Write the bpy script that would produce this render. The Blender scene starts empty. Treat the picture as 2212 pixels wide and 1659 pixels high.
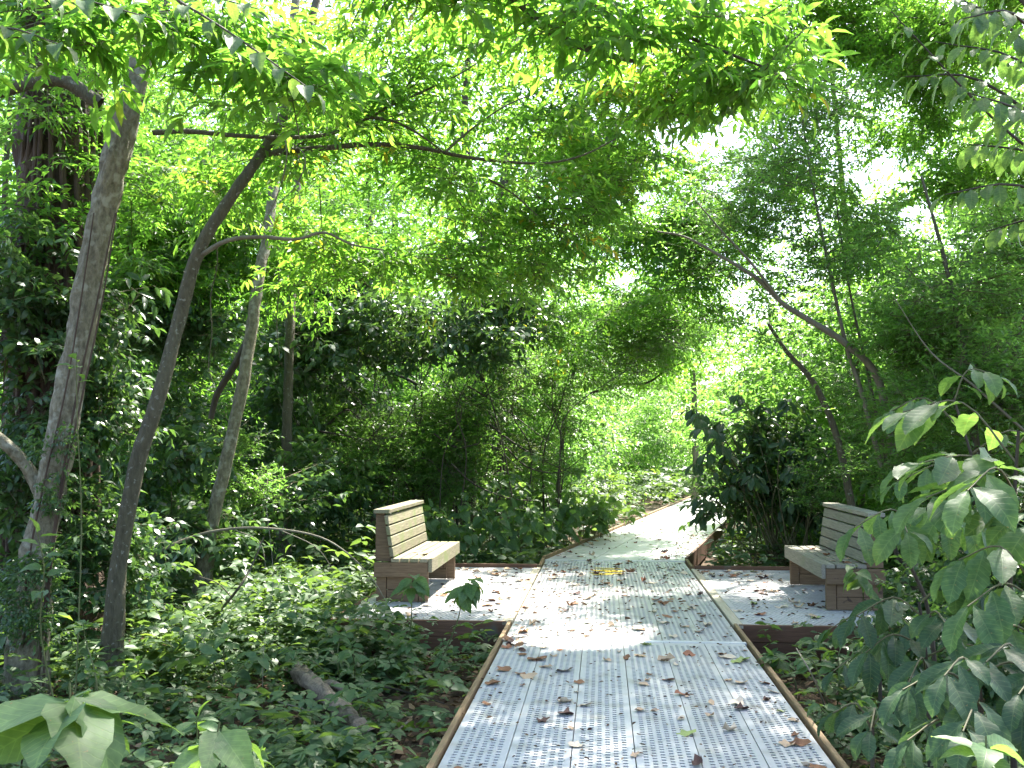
import bpy, math, random
import numpy as np
from mathutils import Vector, Matrix

sc = bpy.context.scene
COL = sc.collection
R = math.radians
rng = np.random.default_rng(7)
random.seed(7)

# ------------------------------------------------------------------ camera
CAM_Z = 1.43
F_PX = 2169.0            # focal length in pixels of a 2212 px wide picture
PITCH = R(3.85)
cam_d = bpy.data.cameras.new('camera')
cam_d.sensor_width = 36.0
cam_d.lens = 36.0 * F_PX / 2212.0
cam_d.clip_start = 0.05
cam_d.clip_end = 2000
cam = bpy.data.objects.new('camera', cam_d)
COL.objects.link(cam)
cam.location = (0, 0, CAM_Z)
cam.rotation_euler = (R(90) + PITCH, 0, 0)
sc.camera = cam

# ------------------------------------------------------------------ light
SUN_AZ, SUN_EL = R(28), R(54)
SUN = np.array([math.sin(SUN_AZ) * math.cos(SUN_EL), math.cos(SUN_AZ) * math.cos(SUN_EL), math.sin(SUN_EL)])
world = bpy.data.worlds.new('World')
sc.world = world
world.use_nodes = True
wn = world.node_tree
bg = wn.nodes['Background']
sky = wn.nodes.new('ShaderNodeTexSky')
sky.sky_type = 'NISHITA'
sky.sun_disc = False
sky.sun_elevation = SUN_EL
sky.sun_rotation = SUN_AZ
sky.dust_density = 2.5
wn.links.new(sky.outputs[0], bg.inputs[0])
bg.inputs[1].default_value = 0.15
sun_d = bpy.data.lights.new('sun', 'SUN')
sun_d.energy = 5.0
sun_d.angle = R(0.55)
sun_d.color = (1.0, 0.95, 0.86)
sun = bpy.data.objects.new('sun', sun_d)
COL.objects.link(sun)
sun.rotation_euler = Vector(SUN).to_track_quat('Z', 'Y').to_euler()
sun.location = (6, 10, 25)
sc.view_settings.view_transform = 'Standard'
sc.view_settings.look = 'None'
sc.view_settings.gamma = 1.0
sc.view_settings.exposure = 2.3
sc.view_settings.use_curve_mapping = False
cy = sc.cycles
cy.max_bounces = 9
cy.diffuse_bounces = 7
cy.glossy_bounces = 2
cy.transmission_bounces = 7
cy.use_denoising = True
cy.sample_clamp_indirect = 6.0
cy.caustics_reflective = False
cy.caustics_refractive = False

# ------------------------------------------------------------------ helpers
_c, _s = math.cos(PITCH), math.sin(PITCH)


def ray(u, v):
    """direction of the sight line through picture point u, v (2212 x 1659 grid)"""
    x, y = (u - 1106.0) / F_PX, -(v - 829.5) / F_PX
    return np.array([x, _c - y * _s, _s + y * _c])


def at(u, v, D):
    d = ray(u, v)
    return np.array([0, 0, CAM_Z]) + d * (D / d[1])


def gz(x, y):
    """height of the forest floor"""
    base = -0.30 + 0.20 * np.clip((np.asarray(y, float) - 13) / 8.0, 0, 1)
    side = 0.05 * np.clip(np.abs(np.asarray(x, float) - 1.2) - 4, 0, 12)
    return base + side * 0.6 + 0.04 * np.sin(x * 1.3 + 0.5) * np.cos(y * 0.9) + 0.02 * np.sin(x * 3.1) * np.sin(y * 2.7 + 1)


def ground_below(p):
    g = np.array(p, float)
    g[2] = float(gz(g[0], g[1])) - .03
    return g


def put(name, me, mat=None, parent=None, loc=None):
    o = bpy.data.objects.new(name, me)
    COL.objects.link(o)
    if mat is not None:
        ms = mat if isinstance(mat, (list, tuple)) else [mat]
        if len(me.materials) == 0:
            for m in ms:
                me.materials.append(m)
    if parent is not None:
        o.parent = parent
    if loc is not None:
        o.location = loc
    return o


def tag(o, label=None, cat=None, group=None, kind=None):
    if label: o['label'] = label
    if cat: o['category'] = cat
    if group: o['group'] = group
    if kind: o['kind'] = kind
    return o


def thing(name, label, cat, loc=(0, 0, 0), group=None, rz=0.0):
    o = bpy.data.objects.new(name, None)
    o.empty_display_size = 0.1
    COL.objects.link(o)
    o.location = loc
    o.rotation_euler = (0, 0, rz)
    return tag(o, label, cat, group)


def mesh_np(name, V, F, smooth=False, attrs=None, midx=None):
    """V (n,3); F list of (m,k) index arrays with fixed k each"""
    me = bpy.data.meshes.new(name)
    V = np.ascontiguousarray(V, np.float32)
    if not isinstance(F, (list, tuple)):
        F = [F]
    F = [np.asarray(f, np.int32) for f in F if len(f)]
    me.vertices.add(len(V))
    me.vertices.foreach_set('co', V.ravel())
    nl = sum(f.size for f in F)
    nf = sum(len(f) for f in F)
    me.loops.add(nl)
    me.loops.foreach_set('vertex_index', np.concatenate([f.ravel() for f in F]))
    tot = np.concatenate([np.full(len(f), f.shape[1], np.int32) for f in F])
    st = np.concatenate([[0], np.cumsum(tot)[:-1]]).astype(np.int32)
    me.polygons.add(nf)
    me.polygons.foreach_set('loop_start', st)
    me.polygons.foreach_set('loop_total', tot)
    if midx is not None:
        me.polygons.foreach_set('material_index', np.asarray(midx, np.int32))
    if smooth:
        me.polygons.foreach_set('use_smooth', np.ones(nf, bool))
    if attrs:
        for k, a in attrs.items():
            at_ = me.attributes.new(k, 'FLOAT', 'POINT')
            at_.data.foreach_set('value', np.asarray(a, np.float32))
    me.update(calc_edges=True)
    return me


class MB:
    """collects simple solids into one mesh"""
    def __init__(self):
        self.V, self.F = [], []

    def box(self, x0, x1, y0, y1, z0, z1, bev=0.0):
        n = len(self.V)
        self.V += [(x0, y0, z0), (x1, y0, z0), (x1, y1, z0), (x0, y1, z0), (x0, y0, z1), (x1, y0, z1), (x1, y1, z1), (x0, y1, z1)]
        self.F += [tuple(n + i for i in f) for f in ((3, 2, 1, 0), (4, 5, 6, 7), (0, 1, 5, 4), (1, 2, 6, 5), (2, 3, 7, 6), (3, 0, 4, 7))]
        return self

    def prism(self, poly, y0, y1):
        """poly: (x, z) outline, extruded along y"""
        n, k = len(self.V), len(poly)
        self.V += [(p[0], y0, p[1]) for p in poly] + [(p[0], y1, p[1]) for p in poly]
        self.F += [tuple(n + i for i in range(k)), tuple(n + k + i for i in reversed(range(k)))]
        for i in range(k):
            j = (i + 1) % k
            self.F.append((n + j, n + i, n + k + i, n + k + j))
        return self

    def mesh(self, name, bev=0.0):
        me = bpy.data.meshes.new(name)
        me.from_pydata(self.V, [], self.F)
        me.update()
        import bmesh
        bm = bmesh.new()
        bm.from_mesh(me)
        bmesh.ops.recalc_face_normals(bm, faces=bm.faces)
        if bev:
            bmesh.ops.bevel(bm, geom=bm.edges[:], offset=bev, segments=1, affect='EDGES')
        bm.to_mesh(me)
        bm.free()
        return me


def catmull(P, n):
    P = np.asarray(P, float)
    Q = np.vstack([2 * P[0] - P[1], P, 2 * P[-1] - P[-2]])
    out = []
    for i in range(len(P) - 1):
        p0, p1, p2, p3 = Q[i:i + 4]
        for t in np.linspace(0, 1, n, endpoint=False):
            out.append(0.5 * ((2 * p1) + (-p0 + p2) * t + (2 * p0 - 5 * p1 + 4 * p2 - p3) * t * t + (-p0 + 3 * p1 - 3 * p2 + p3) * t ** 3))
    out.append(P[-1])
    return np.array(out)


def tube_vf(P, rad, sides=8, n=4, rough=0.0, start=0, seed=1):
    """smooth tapered tube through control points P with radii rad"""
    P = np.asarray(P, float)
    rad = np.asarray(rad, float)
    if n > 1:
        rr = np.interp(np.linspace(0, len(P) - 1, (len(P) - 1) * n + 1), np.arange(len(P)), rad)
        C = catmull(P, n)
    else:
        C, rr = P, rad
    T = np.gradient(C, axis=0)
    T /= np.linalg.norm(T, axis=1)[:, None] + 1e-9
    ref = np.array([0.31, 0.95, 0.05]) if abs(T[0][2]) > 0.6 else np.array([0.1, 0.2, 0.97])
    A = np.cross(T, ref)
    A /= np.linalg.norm(A, axis=1)[:, None] + 1e-9
    B = np.cross(T, A)
    th = np.linspace(0, 2 * math.pi, sides, endpoint=False)
    r_ = np.random.default_rng(seed)
    m = len(C)
    wob = np.ones((m, sides))
    if rough:
        base = r_.normal(0, 1, (m, sides))
        base = (base + np.roll(base, 1, 0) + np.roll(base, 1, 1)) / 1.7
        wob += rough * base
    V = C[:, None, :] + (rr[:, None] * wob)[..., None] * (np.cos(th)[None, :, None] * A[:, None, :] + np.sin(th)[None, :, None] * B[:, None, :])
    V = V.reshape(-1, 3)
    i = np.arange(m - 1)[:, None] * sides
    j = np.arange(sides)[None, :]
    j2 = (j + 1) % sides
    F = np.stack([i + j, i + j2, i + sides + j2, i + sides + j], -1).reshape(-1, 4) + start
    return V, F


def tube(name, P, rad, mat, parent=None, base=None, sides=8, n=4, rough=0.0, seed=1):
    V, F = tube_vf(P, rad, sides, n, rough, 0, seed)
    if base is not None:
        V = V - np.asarray(base)
    return put(name, mesh_np(name, V, [F], True), mat, parent)


# ------------------------------------------------------------------ materials
def new_mat(name):
    m = bpy.data.materials.new(name)
    m.use_nodes = True
    nt = m.node_tree
    nt.nodes.clear()
    out = nt.nodes.new('ShaderNodeOutputMaterial')
    return m, nt, out


def N(nt, t, **kw):
    n = nt.nodes.new(t)
    for k, v in kw.items():
        if k.startswith('i_'):
            n.inputs[k[2:].replace('_', ' ')].default_value = v
        else:
            setattr(n, k, v)
    return n


def ramp(nt, stops, interp='LINEAR'):
    r = nt.nodes.new('ShaderNodeValToRGB')
    r.color_ramp.interpolation = interp
    el = r.color_ramp.elements
    while len(el) < len(stops):
        el.new(0.5)
    for e, (p, c) in zip(el, stops):
        e.position = p
        e.color = (*c, 1)
    return r


def leaf_mat(name, stops, trans=2.0, ttint=(1.25, 1.15, 0.45), fac=0.42, rough=0.42, spec=0.5, rnd='rnd', veins=False):
    m, nt, out = new_mat(name)
    L = nt.links.new
    if rnd == 'obj':
        info = N(nt, 'ShaderNodeObjectInfo')
        src = info.outputs['Random']
    else:
        a = N(nt, 'ShaderNodeAttribute', attribute_name='rnd')
        src = a.outputs['Fac']
    r = ramp(nt, stops)
    L(src, r.inputs[0])
    tc = N(nt, 'ShaderNodeTexCoord')
    nz = N(nt, 'ShaderNodeTexNoise')
    nz.inputs['Scale'].default_value = 9 if rnd == 'obj' else 25
    nz.inputs['Detail'].default_value = 4
    L(tc.outputs['Object'], nz.inputs['Vector'])
    mix = N(nt, 'ShaderNodeMix', data_type='RGBA', blend_type='MULTIPLY')
    mr = ramp(nt, [(0.3, (0.72, 0.75, 0.7)), (0.7, (1.2, 1.15, 1.1))])
    L(nz.outputs['Fac'], mr.inputs[0])
    mix.inputs[0].default_value = 1.0
    L(r.outputs[0], mix.inputs[6])
    L(mr.outputs[0], mix.inputs[7])
    colr = mix.outputs[2]
    bumpn = None
    if veins:
        sx = N(nt, 'ShaderNodeSeparateXYZ')
        L(tc.outputs['Object'], sx.inputs[0])
        ab = N(nt, 'ShaderNodeMath', operation='ABSOLUTE')
        L(sx.outputs['X'], ab.inputs[0])
        # side veins: slanting stripes off the midrib
        m1 = N(nt, 'ShaderNodeMath', operation='MULTIPLY_ADD')
        L(ab.outputs[0], m1.inputs[0]); m1.inputs[1].default_value = -0.75
        L(sx.outputs['Y'], m1.inputs[2])
        m2 = N(nt, 'ShaderNodeMath', operation='MULTIPLY'); m2.inputs[1].default_value = 66
        L(m1.outputs[0], m2.inputs[0])
        m3 = N(nt, 'ShaderNodeMath', operation='SINE'); L(m2.outputs[0], m3.inputs[0])
        m4 = N(nt, 'ShaderNodeMapRange'); L(m3.outputs[0], m4.inputs[0])
        m4.inputs[1].default_value = 0.86; m4.inputs[2].default_value = 1.0
        mid = N(nt, 'ShaderNodeMapRange'); L(ab.outputs[0], mid.inputs[0])
        mid.inputs[1].default_value = 0.012; mid.inputs[2].default_value = 0.004
        mx = N(nt, 'ShaderNodeMath', operation='MAXIMUM'); L(m4.outputs[0], mx.inputs[0]); L(mid.outputs[0], mx.inputs[1])
        mc = N(nt, 'ShaderNodeMix', data_type='RGBA', blend_type='ADD')
        sf = N(nt, 'ShaderNodeMath', operation='MULTIPLY'); sf.inputs[1].default_value = 0.30
        L(mx.outputs[0], sf.inputs[0]); L(sf.outputs[0], mc.inputs[0])
        L(colr, mc.inputs[6]); mc.inputs[7].default_value = (0.10, 0.13, 0.05, 1)
        colr = mc.outputs[2]
        # insect-nibbled spots
        vz = N(nt, 'ShaderNodeTexNoise'); vz.inputs['Scale'].default_value = 22; L(tc.outputs['Object'], vz.inputs['Vector'])
        vr = ramp(nt, [(0.70, (0, 0, 0)), (0.74, (1, 1, 1))]); L(vz.outputs['Fac'], vr.inputs[0])
        mk = N(nt, 'ShaderNodeMix', data_type='RGBA'); L(vr.outputs[0], mk.inputs[0]); L(colr, mk.inputs[6]); mk.inputs[7].default_value = (0.16, 0.13, 0.05, 1)
        colr = mk.outputs[2]
        bumpn = N(nt, 'ShaderNodeBump'); bumpn.inputs['Strength'].default_value = 0.16; bumpn.inputs['Distance'].default_value = 0.006
        bumpn.invert = True
        L(mx.outputs[0], bumpn.inputs['Height'])
    p = N(nt, 'ShaderNodeBsdfPrincipled')
    p.inputs['Roughness'].default_value = rough
    p.inputs['Specular IOR Level'].default_value = spec
    L(colr, p.inputs['Base Color'])
    t = N(nt, 'ShaderNodeBsdfTranslucent')
    tm = N(nt, 'ShaderNodeMix', data_type='RGBA', blend_type='MULTIPLY')
    tm.inputs[0].default_value = 1.0
    tm.clamp_result = False
    L(colr, tm.inputs[6])
    tm.inputs[7].default_value = (trans * ttint[0], trans * ttint[1], trans * ttint[2], 1)
    L(tm.outputs[2], t.inputs['Color'])
    if bumpn:
        L(bumpn.outputs[0], p.inputs['Normal'])
    ms = N(nt, 'ShaderNodeMixShader')
    ms.inputs[0].default_value = fac
    L(p.outputs[0], ms.inputs[1])
    L(t.outputs[0], ms.inputs[2])
    L(ms.outputs[0], out.inputs[0])
    return m


def solid_mat(name, stops, scale=6.0, stretch=(1, 1, 1), rough=0.7, bump=0.3, bdist=0.01, detail=6, spec=0.3, second=None, coord='Object', rvar=None):
    m, nt, out = new_mat(name)
    L = nt.links.new
    tc = N(nt, 'ShaderNodeTexCoord')
    mp = N(nt, 'ShaderNodeMapping')
    mp.inputs['Scale'].default_value = stretch
    L(tc.outputs[coord], mp.inputs[0])
    nz = N(nt, 'ShaderNodeTexNoise')
    nz.inputs['Scale'].default_value = scale
    nz.inputs['Detail'].default_value = detail
    nz.inputs['Roughness'].default_value = 0.65
    L(mp.outputs[0], nz.inputs['Vector'])
    r = ramp(nt, stops)
    L(nz.outputs['Fac'], r.inputs[0])
    colr = r.outputs[0]
    if second:
        n2 = N(nt, 'ShaderNodeTexNoise')
        n2.inputs['Scale'].default_value = second[0]
        n2.inputs['Detail'].default_value = 5
        L(tc.outputs[coord], n2.inputs['Vector'])
        r2 = ramp(nt, [(second[1], (0, 0, 0)), (second[2], (1, 1, 1))])
        L(n2.outputs['Fac'], r2.inputs[0])
        mx = N(nt, 'ShaderNodeMix', data_type='RGBA')
        L(r2.outputs[0], mx.inputs[0])
        L(colr, mx.inputs[6])
        mx.inputs[7].default_value = (*second[3], 1)
        colr = mx.outputs[2]
    if rvar:
        info = N(nt, 'ShaderNodeObjectInfo')
        rr = ramp(nt, [(0, (1 - rvar,) * 3), (1, (1 + rvar,) * 3)])
        L(info.outputs['Random'], rr.inputs[0])
        mv = N(nt, 'ShaderNodeMix', data_type='RGBA', blend_type='MULTIPLY')
        mv.inputs[0].default_value = 1
        L(colr, mv.inputs[6]); L(rr.outputs[0], mv.inputs[7])
        colr = mv.outputs[2]
    p = N(nt, 'ShaderNodeBsdfPrincipled')
    p.inputs['Roughness'].default_value = rough
    p.inputs['Specular IOR Level'].default_value = spec
    L(colr, p.inputs['Base Color'])
    if bump:
        b = N(nt, 'ShaderNodeBump')
        b.inputs['Strength'].default_value = bump
        b.inputs['Distance'].default_value = bdist
        L(nz.outputs['Fac'], b.inputs['Height'])
        L(b.outputs[0], p.inputs['Normal'])
    L(p.outputs[0], out.inputs[0])
    return m


M = {}
M['lance'] = leaf_mat('leaf_lance', [(0.0, (0.045, 0.110, 0.016)), (0.6, (0.075, 0.150, 0.024)), (0.95, (0.115, 0.18, 0.028)), (1.0, (0.22, 0.17, 0.02))], trans=3.2, ttint=(1.08, 1.15, .75), fac=0.56)
M['small'] = leaf_mat('leaf_small', [(0.0, (0.050, 0.108, 0.030)), (0.7, (0.082, 0.155, 0.048)), (1.0, (0.12, 0.19, 0.04))], trans=3.0, ttint=(1.08, 1.15, .6), fac=0.52, rough=0.34)
M['broad'] = leaf_mat('leaf_broad', [(0.0, (0.030, 0.070, 0.030)), (0.8, (0.055, 0.115, 0.048)), (1.0, (0.09, 0.15, 0.04))], trans=2.4, fac=0.42, rough=0.32)
M['ground'] = leaf_mat('leaf_ground', [(0.0, (0.045, 0.090, 0.036)), (0.7, (0.085, 0.150, 0.062)), (1.0, (0.13, 0.19, 0.06))], trans=2.1, fac=0.38, rough=0.48, spec=.35)
M['sapling'] = leaf_mat('leaf_sapling', [(0.0, (0.050, 0.110, 0.038)), (1.0, (0.090, 0.165, 0.060))], trans=2.4, fac=0.42, rough=0.55, rnd='obj', veins=True)
M['pawpaw'] = leaf_mat('leaf_pawpaw', [(0.0, (0.045, 0.100, 0.042)), (1.0, (0.080, 0.150, 0.066))], trans=2.9, fac=0.46, rough=0.5, spec=.38, rnd='obj', veins=True)
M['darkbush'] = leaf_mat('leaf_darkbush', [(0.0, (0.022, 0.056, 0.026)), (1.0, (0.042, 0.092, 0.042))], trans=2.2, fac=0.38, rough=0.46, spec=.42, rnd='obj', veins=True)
M['twig'] = solid_mat('twig_bark', [(0.3, (0.07, 0.07, 0.03)), (0.7, (0.14, 0.13, 0.07))], scale=20, bump=0)
M['stem'] = solid_mat('green_stem', [(0.3, (0.06, 0.08, 0.025)), (0.7, (0.12, 0.13, 0.05))], scale=20, bump=0)
M['bark_lichen'] = solid_mat('bark_lichen', [(0.25, (0.05, 0.044, 0.028)), (0.5, (0.17, 0.153, 0.10)), (0.75, (0.30, 0.28, 0.20))], scale=34, stretch=(1, 1, 0.5), bump=1.0, bdist=0.03, detail=9, second=(11, 0.55, 0.66, (0.30, 0.295, 0.225)))
M['bark_smooth'] = solid_mat('bark_smooth', [(0.25, (0.05, 0.045, 0.027)), (0.75, (0.14, 0.125, 0.08))], scale=40, stretch=(1, 1, 0.3), bump=1.0, bdist=0.035, detail=8, second=(30, 0.62, 0.68, (0.22, 0.22, 0.18)))
M['bark_dark'] = solid_mat('bark_dark', [(0.25, (0.03, 0.024, 0.018)), (0.75, (0.085, 0.068, 0.05))], scale=16, stretch=(1, 1, 0.25), bump=1.0, bdist=0.04, detail=8)
M['bark_pale'] = solid_mat('bark_pale', [(0.25, (0.085, 0.075, 0.05)), (0.75, (0.21, 0.19, 0.14))], scale=16, stretch=(1, 1, 0.4), bump=0.6, bdist=0.02, detail=8)
M['shag'] = solid_mat('bark_shaggy', [(0.25, (0.04, 0.026, 0.018)), (0.75, (0.12, 0.08, 0.055))], scale=30, stretch=(1, 1, 0.12), bump=1.0, bdist=0.05, detail=9)
M['log'] = solid_mat('log_wood', [(0.25, (0.08, 0.055, 0.038)), (0.75, (0.34, 0.27, 0.20))], scale=26, stretch=(1, 1, 1), bump=0.9, bdist=0.03, detail=8)
M['plank'] = solid_mat('deck_plastic', [(0.3, (0.365, 0.365, 0.37)), (0.7, (0.45, 0.445, 0.44))], scale=3.0, rough=0.42, bump=0.08, bdist=0.003, spec=0.5, second=(5.0, 0.52, 0.75, (0.27, 0.25, 0.21)), rvar=0.07)
M['strip'] = solid_mat('deck_strip', [(0.3, (0.46, 0.47, 0.47)), (0.7, (0.56, 0.57, 0.57))], scale=5, rough=0.5, bump=0.1, bdist=0.003)
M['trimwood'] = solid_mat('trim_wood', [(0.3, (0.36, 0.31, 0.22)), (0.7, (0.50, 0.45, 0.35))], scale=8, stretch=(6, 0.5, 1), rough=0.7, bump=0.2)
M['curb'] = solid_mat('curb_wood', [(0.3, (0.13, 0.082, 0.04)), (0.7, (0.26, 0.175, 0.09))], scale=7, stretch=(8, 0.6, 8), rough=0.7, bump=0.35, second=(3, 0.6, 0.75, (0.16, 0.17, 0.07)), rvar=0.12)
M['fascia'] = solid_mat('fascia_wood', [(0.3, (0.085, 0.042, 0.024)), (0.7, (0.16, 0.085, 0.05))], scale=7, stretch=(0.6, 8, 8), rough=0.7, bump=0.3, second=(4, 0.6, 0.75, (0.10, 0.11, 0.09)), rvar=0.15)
M['bench'] = solid_mat('bench_wood', [(0.28, (0.105, 0.092, 0.055)), (0.5, (0.195, 0.175, 0.112)), (0.72, (0.28, 0.255, 0.175))], scale=7, stretch=(14, 0.8, 14), rough=0.75, bump=0.4, bdist=0.004, second=(4, 0.50, 0.68, (0.15, 0.175, 0.07)), rvar=0.2)
M['benchgrey'] = solid_mat('bench_wood_grey', [(0.28, (0.13, 0.118, 0.09)), (0.5, (0.22, 0.205, 0.16)), (0.72, (0.31, 0.29, 0.235))], scale=7, stretch=(14, 0.8, 14), rough=0.75, bump=0.4, bdist=0.004, second=(4, 0.56, 0.72, (0.20, 0.20, 0.13)), rvar=0.14)
M['benchside'] = solid_mat('bench_side_wood', [(0.28, (0.085, 0.052, 0.028)), (0.72, (0.18, 0.122, 0.072))], scale=7, stretch=(1, 14, 14), rough=0.75, bump=0.4, bdist=0.004, second=(9, 0.66, 0.7, (0.05, 0.03, 0.02)), rvar=0.12)
M['yellow'] = solid_mat('yellow_paint', [(0.35, (0.60, 0.42, 0.012)), (0.65, (0.70, 0.52, 0.03))], scale=30, rough=0.6, bump=0)
M['soil'] = solid_mat('forest_floor', [(0.25, (0.035, 0.022, 0.014)), (0.5, (0.085, 0.055, 0.035)), (0.75, (0.15, 0.10, 0.065))], scale=14, rough=0.95, bump=1.0, bdist=0.05, detail=10, second=(1.2, 0.5, 0.7, (0.05, 0.055, 0.02)))
DRY = {
    'brown': solid_mat('dry_leaf_brown', [(0.3, (0.17, 0.075, 0.035)), (0.7, (0.30, 0.15, 0.075))], scale=25, bump=0.3, bdist=0.004),
    'tan': solid_mat('dry_leaf_tan', [(0.3, (0.38, 0.25, 0.15)), (0.7, (0.55, 0.40, 0.27))], scale=25, bump=0.3, bdist=0.004),
    'pale': solid_mat('dry_leaf_pale', [(0.3, (0.48, 0.38, 0.27)), (0.7, (0.68, 0.57, 0.44))], scale=25, bump=0.3, bdist=0.004),
    'dark': solid_mat('dry_leaf_dark', [(0.3, (0.045, 0.022, 0.02)), (0.7, (0.11, 0.055, 0.045))], scale=25, bump=0.3, bdist=0.004),
    'reddish': solid_mat('dry_leaf_red', [(0.3, (0.26, 0.09, 0.05)), (0.7, (0.38, 0.17, 0.09))], scale=25, bump=0.3, bdist=0.004),
    'yellow-green': solid_mat('fallen_leaf_green', [(0.3, (0.20, 0.27, 0.07)), (0.7, (0.36, 0.40, 0.15))], scale=25, bump=0.3, bdist=0.004),
}
M['litter'] = leaf_mat('litter_leaf', [(0.0, (0.045, 0.024, 0.015)), (0.5, (0.13, 0.075, 0.042)), (0.85, (0.24, 0.155, 0.095)), (1.0, (0.36, 0.26, 0.17))], trans=1.0, ttint=(1, 1, 1), fac=0.12, rough=0.8, spec=0.2)

# ------------------------------------------------------------------ leaf geometry in bulk
def template(kind):
    if kind == 'mid':      # 8 triangles, elliptic, folded along the midrib
        V = np.array([(0, 0, 0), (-.40, .28, .10), (0, .30, 0), (.40, .28, .10), (-.38, .62, .05), (0, .64, -.03), (.38, .62, .05), (0, 1, -.14)])
        F = np.array([(0, 2, 1), (0, 3, 2), (1, 2, 5), (1, 5, 4), (2, 3, 6), (2, 6, 5), (4, 5, 7), (5, 6, 7)])
    elif kind == 'low':    # 4 triangles
        V = np.array([(0, 0, 0), (-.46, .42, .10), (0, .46, 0), (.46, .42, .10), (0, 1, -.12)])
        F = np.array([(0, 2, 1), (0, 3, 2), (1, 2, 4), (2, 3, 4)])
    elif kind == 'hex':    # flat-ish six-cornered, 4 triangles
        V = np.array([(0, 0, 0), (-.42, .3, .06), (-.36, .66, .02), (0, 1, -.1), (.36, .66, .02), (.42, .3, .06)])
        F = np.array([(0, 5, 1), (1, 5, 4), (1, 4, 2), (2, 4, 3)])
    elif kind == 'dry':    # curled
        V = np.array([(0, 0, 0), (-.36, .3, .22), (0, .32, 0), (.36, .3, .16), (-.33, .66, .26), (0, .66, .04), (.36, .62, .2), (0, 1, .16)])
        F = np.array([(0, 2, 1), (0, 3, 2), (1, 2, 5), (1, 5, 4), (2, 3, 6), (2, 6, 5), (4, 5, 7), (5, 6, 7)])
    return V, F


def unit(a):
    return a / (np.linalg.norm(a, axis=-1, keepdims=True) + 1e-9)


def leaves_vf(pos, d, nrm, L, W, rnd, kind):
    """pos, d, nrm (n,3); L, W (n,) -> vertices, triangles, rnd per vertex"""
    T, F = template(kind)
    d = unit(d)
    x = unit(np.cross(d, nrm))
    z = np.cross(x, d)
    n, k = len(pos), len(T)
    V = pos[:, None, :] + T[None, :, 0, None] * (x * W[:, None])[:, None, :] + T[None, :, 1, None] * (d * L[:, None])[:, None, :] + T[None, :, 2, None] * (z * L[:, None])[:, None, :]
    FF = (F[None] + (np.arange(n) * k)[:, None, None]).reshape(-1, 3)
    return V.reshape(-1, 3), FF, np.repeat(rnd, k)


# where the sun comes through gaps in the canopy: ground x, y, radii, share of leaves missing
GAPS = []


def sun_keep(P, r):
    """leaves that do not stand in a gap of the canopy"""
    if not GAPS:
        return np.ones(len(P), bool)
    t = P[:, 2] / SUN[2]
    gx, gy = P[:, 0] - SUN[0] * t, P[:, 1] - SUN[1] * t
    keep = np.ones(len(P), bool)
    for (cx, cy_, rx, ry, pr) in GAPS:
        q = ((gx - cx) / rx) ** 2 + ((gy - cy_) / ry) ** 2
        keep &= ~((q < 1) & (P[:, 2] > 0.9) & (r.random(len(P)) < pr))
    return keep


SPEC = {
    #        leaf L, W/L,  droop, twigs, leaves per twig, frond length, material, template
    'lance': dict(L=.105, w=.36, droop=.45, T=9, K=6, Lb=.75, mat='lance', tpl='mid'),
    'lanceB': dict(L=.145, w=.34, droop=.55, T=8, K=6, Lb=.75, mat='lance', tpl='mid'),
    'small': dict(L=.060, w=.42, droop=.05, T=11, K=8, Lb=.70, mat='small', tpl='low'),
    'privet': dict(L=.066, w=.42, droop=.05, T=7, K=7, Lb=.55, mat='small', tpl='low'),
    'lanceM': dict(L=.105, w=.38, droop=.45, T=9, K=6, Lb=.75, mat='lance', tpl='low'),
    'broadL': dict(L=.12, w=.52, droop=.6, T=7, K=5, Lb=.7, mat='broad', tpl='hex'),
    'broad': dict(L=.13, w=.46, droop=.55, T=7, K=5, Lb=.80, mat='broad', tpl='mid'),
    'far': dict(L=.17, w=.50, droop=.35, T=7, K=5, Lb=1.5, mat='lance', tpl='low'),
    'fardark': dict(L=.16, w=.50, droop=.35, T=7, K=5, Lb=1.4, mat='small', tpl='low'),
}


def path_clear(P):
    """True where a point hangs clear of the boardwalk, the platforms and the benches"""
    s = (P[:, 0]) * DIR[0] + (P[:, 1] - 8.56) * DIR[1]
    t = (P[:, 0]) * PER[0] + (P[:, 1] - 8.56) * PER[1]
    z = P[:, 2]
    bad = (t > -0.25) & (t < 2.1) & (s < 5.2) & (z < 2.7)
    bad |= (t > -1.75) & (t < 3.5) & (s > -0.3) & (s < 4.1) & (z < 1.9)
    x2 = 0.5 + (P[:, 1] - 13.43) * 0.285
    bad |= (P[:, 1] > 13) & (P[:, 0] > x2 - 0.3) & (P[:, 0] < x2 + 2.2) & (z < 2.6)
    return ~bad


WALK_A = R(5.15)
DIR = np.array([math.sin(WALK_A), math.cos(WALK_A), 0])
PER = np.array([math.cos(WALK_A), -math.sin(WALK_A), 0])


def wp(s, t, z=0.0):
    """point in the frame of the straight boardwalk: s along, t across from its left edge"""
    return np.array([0, 8.56, 0]) + s * DIR + t * PER + np.array([0, 0, z])


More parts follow.
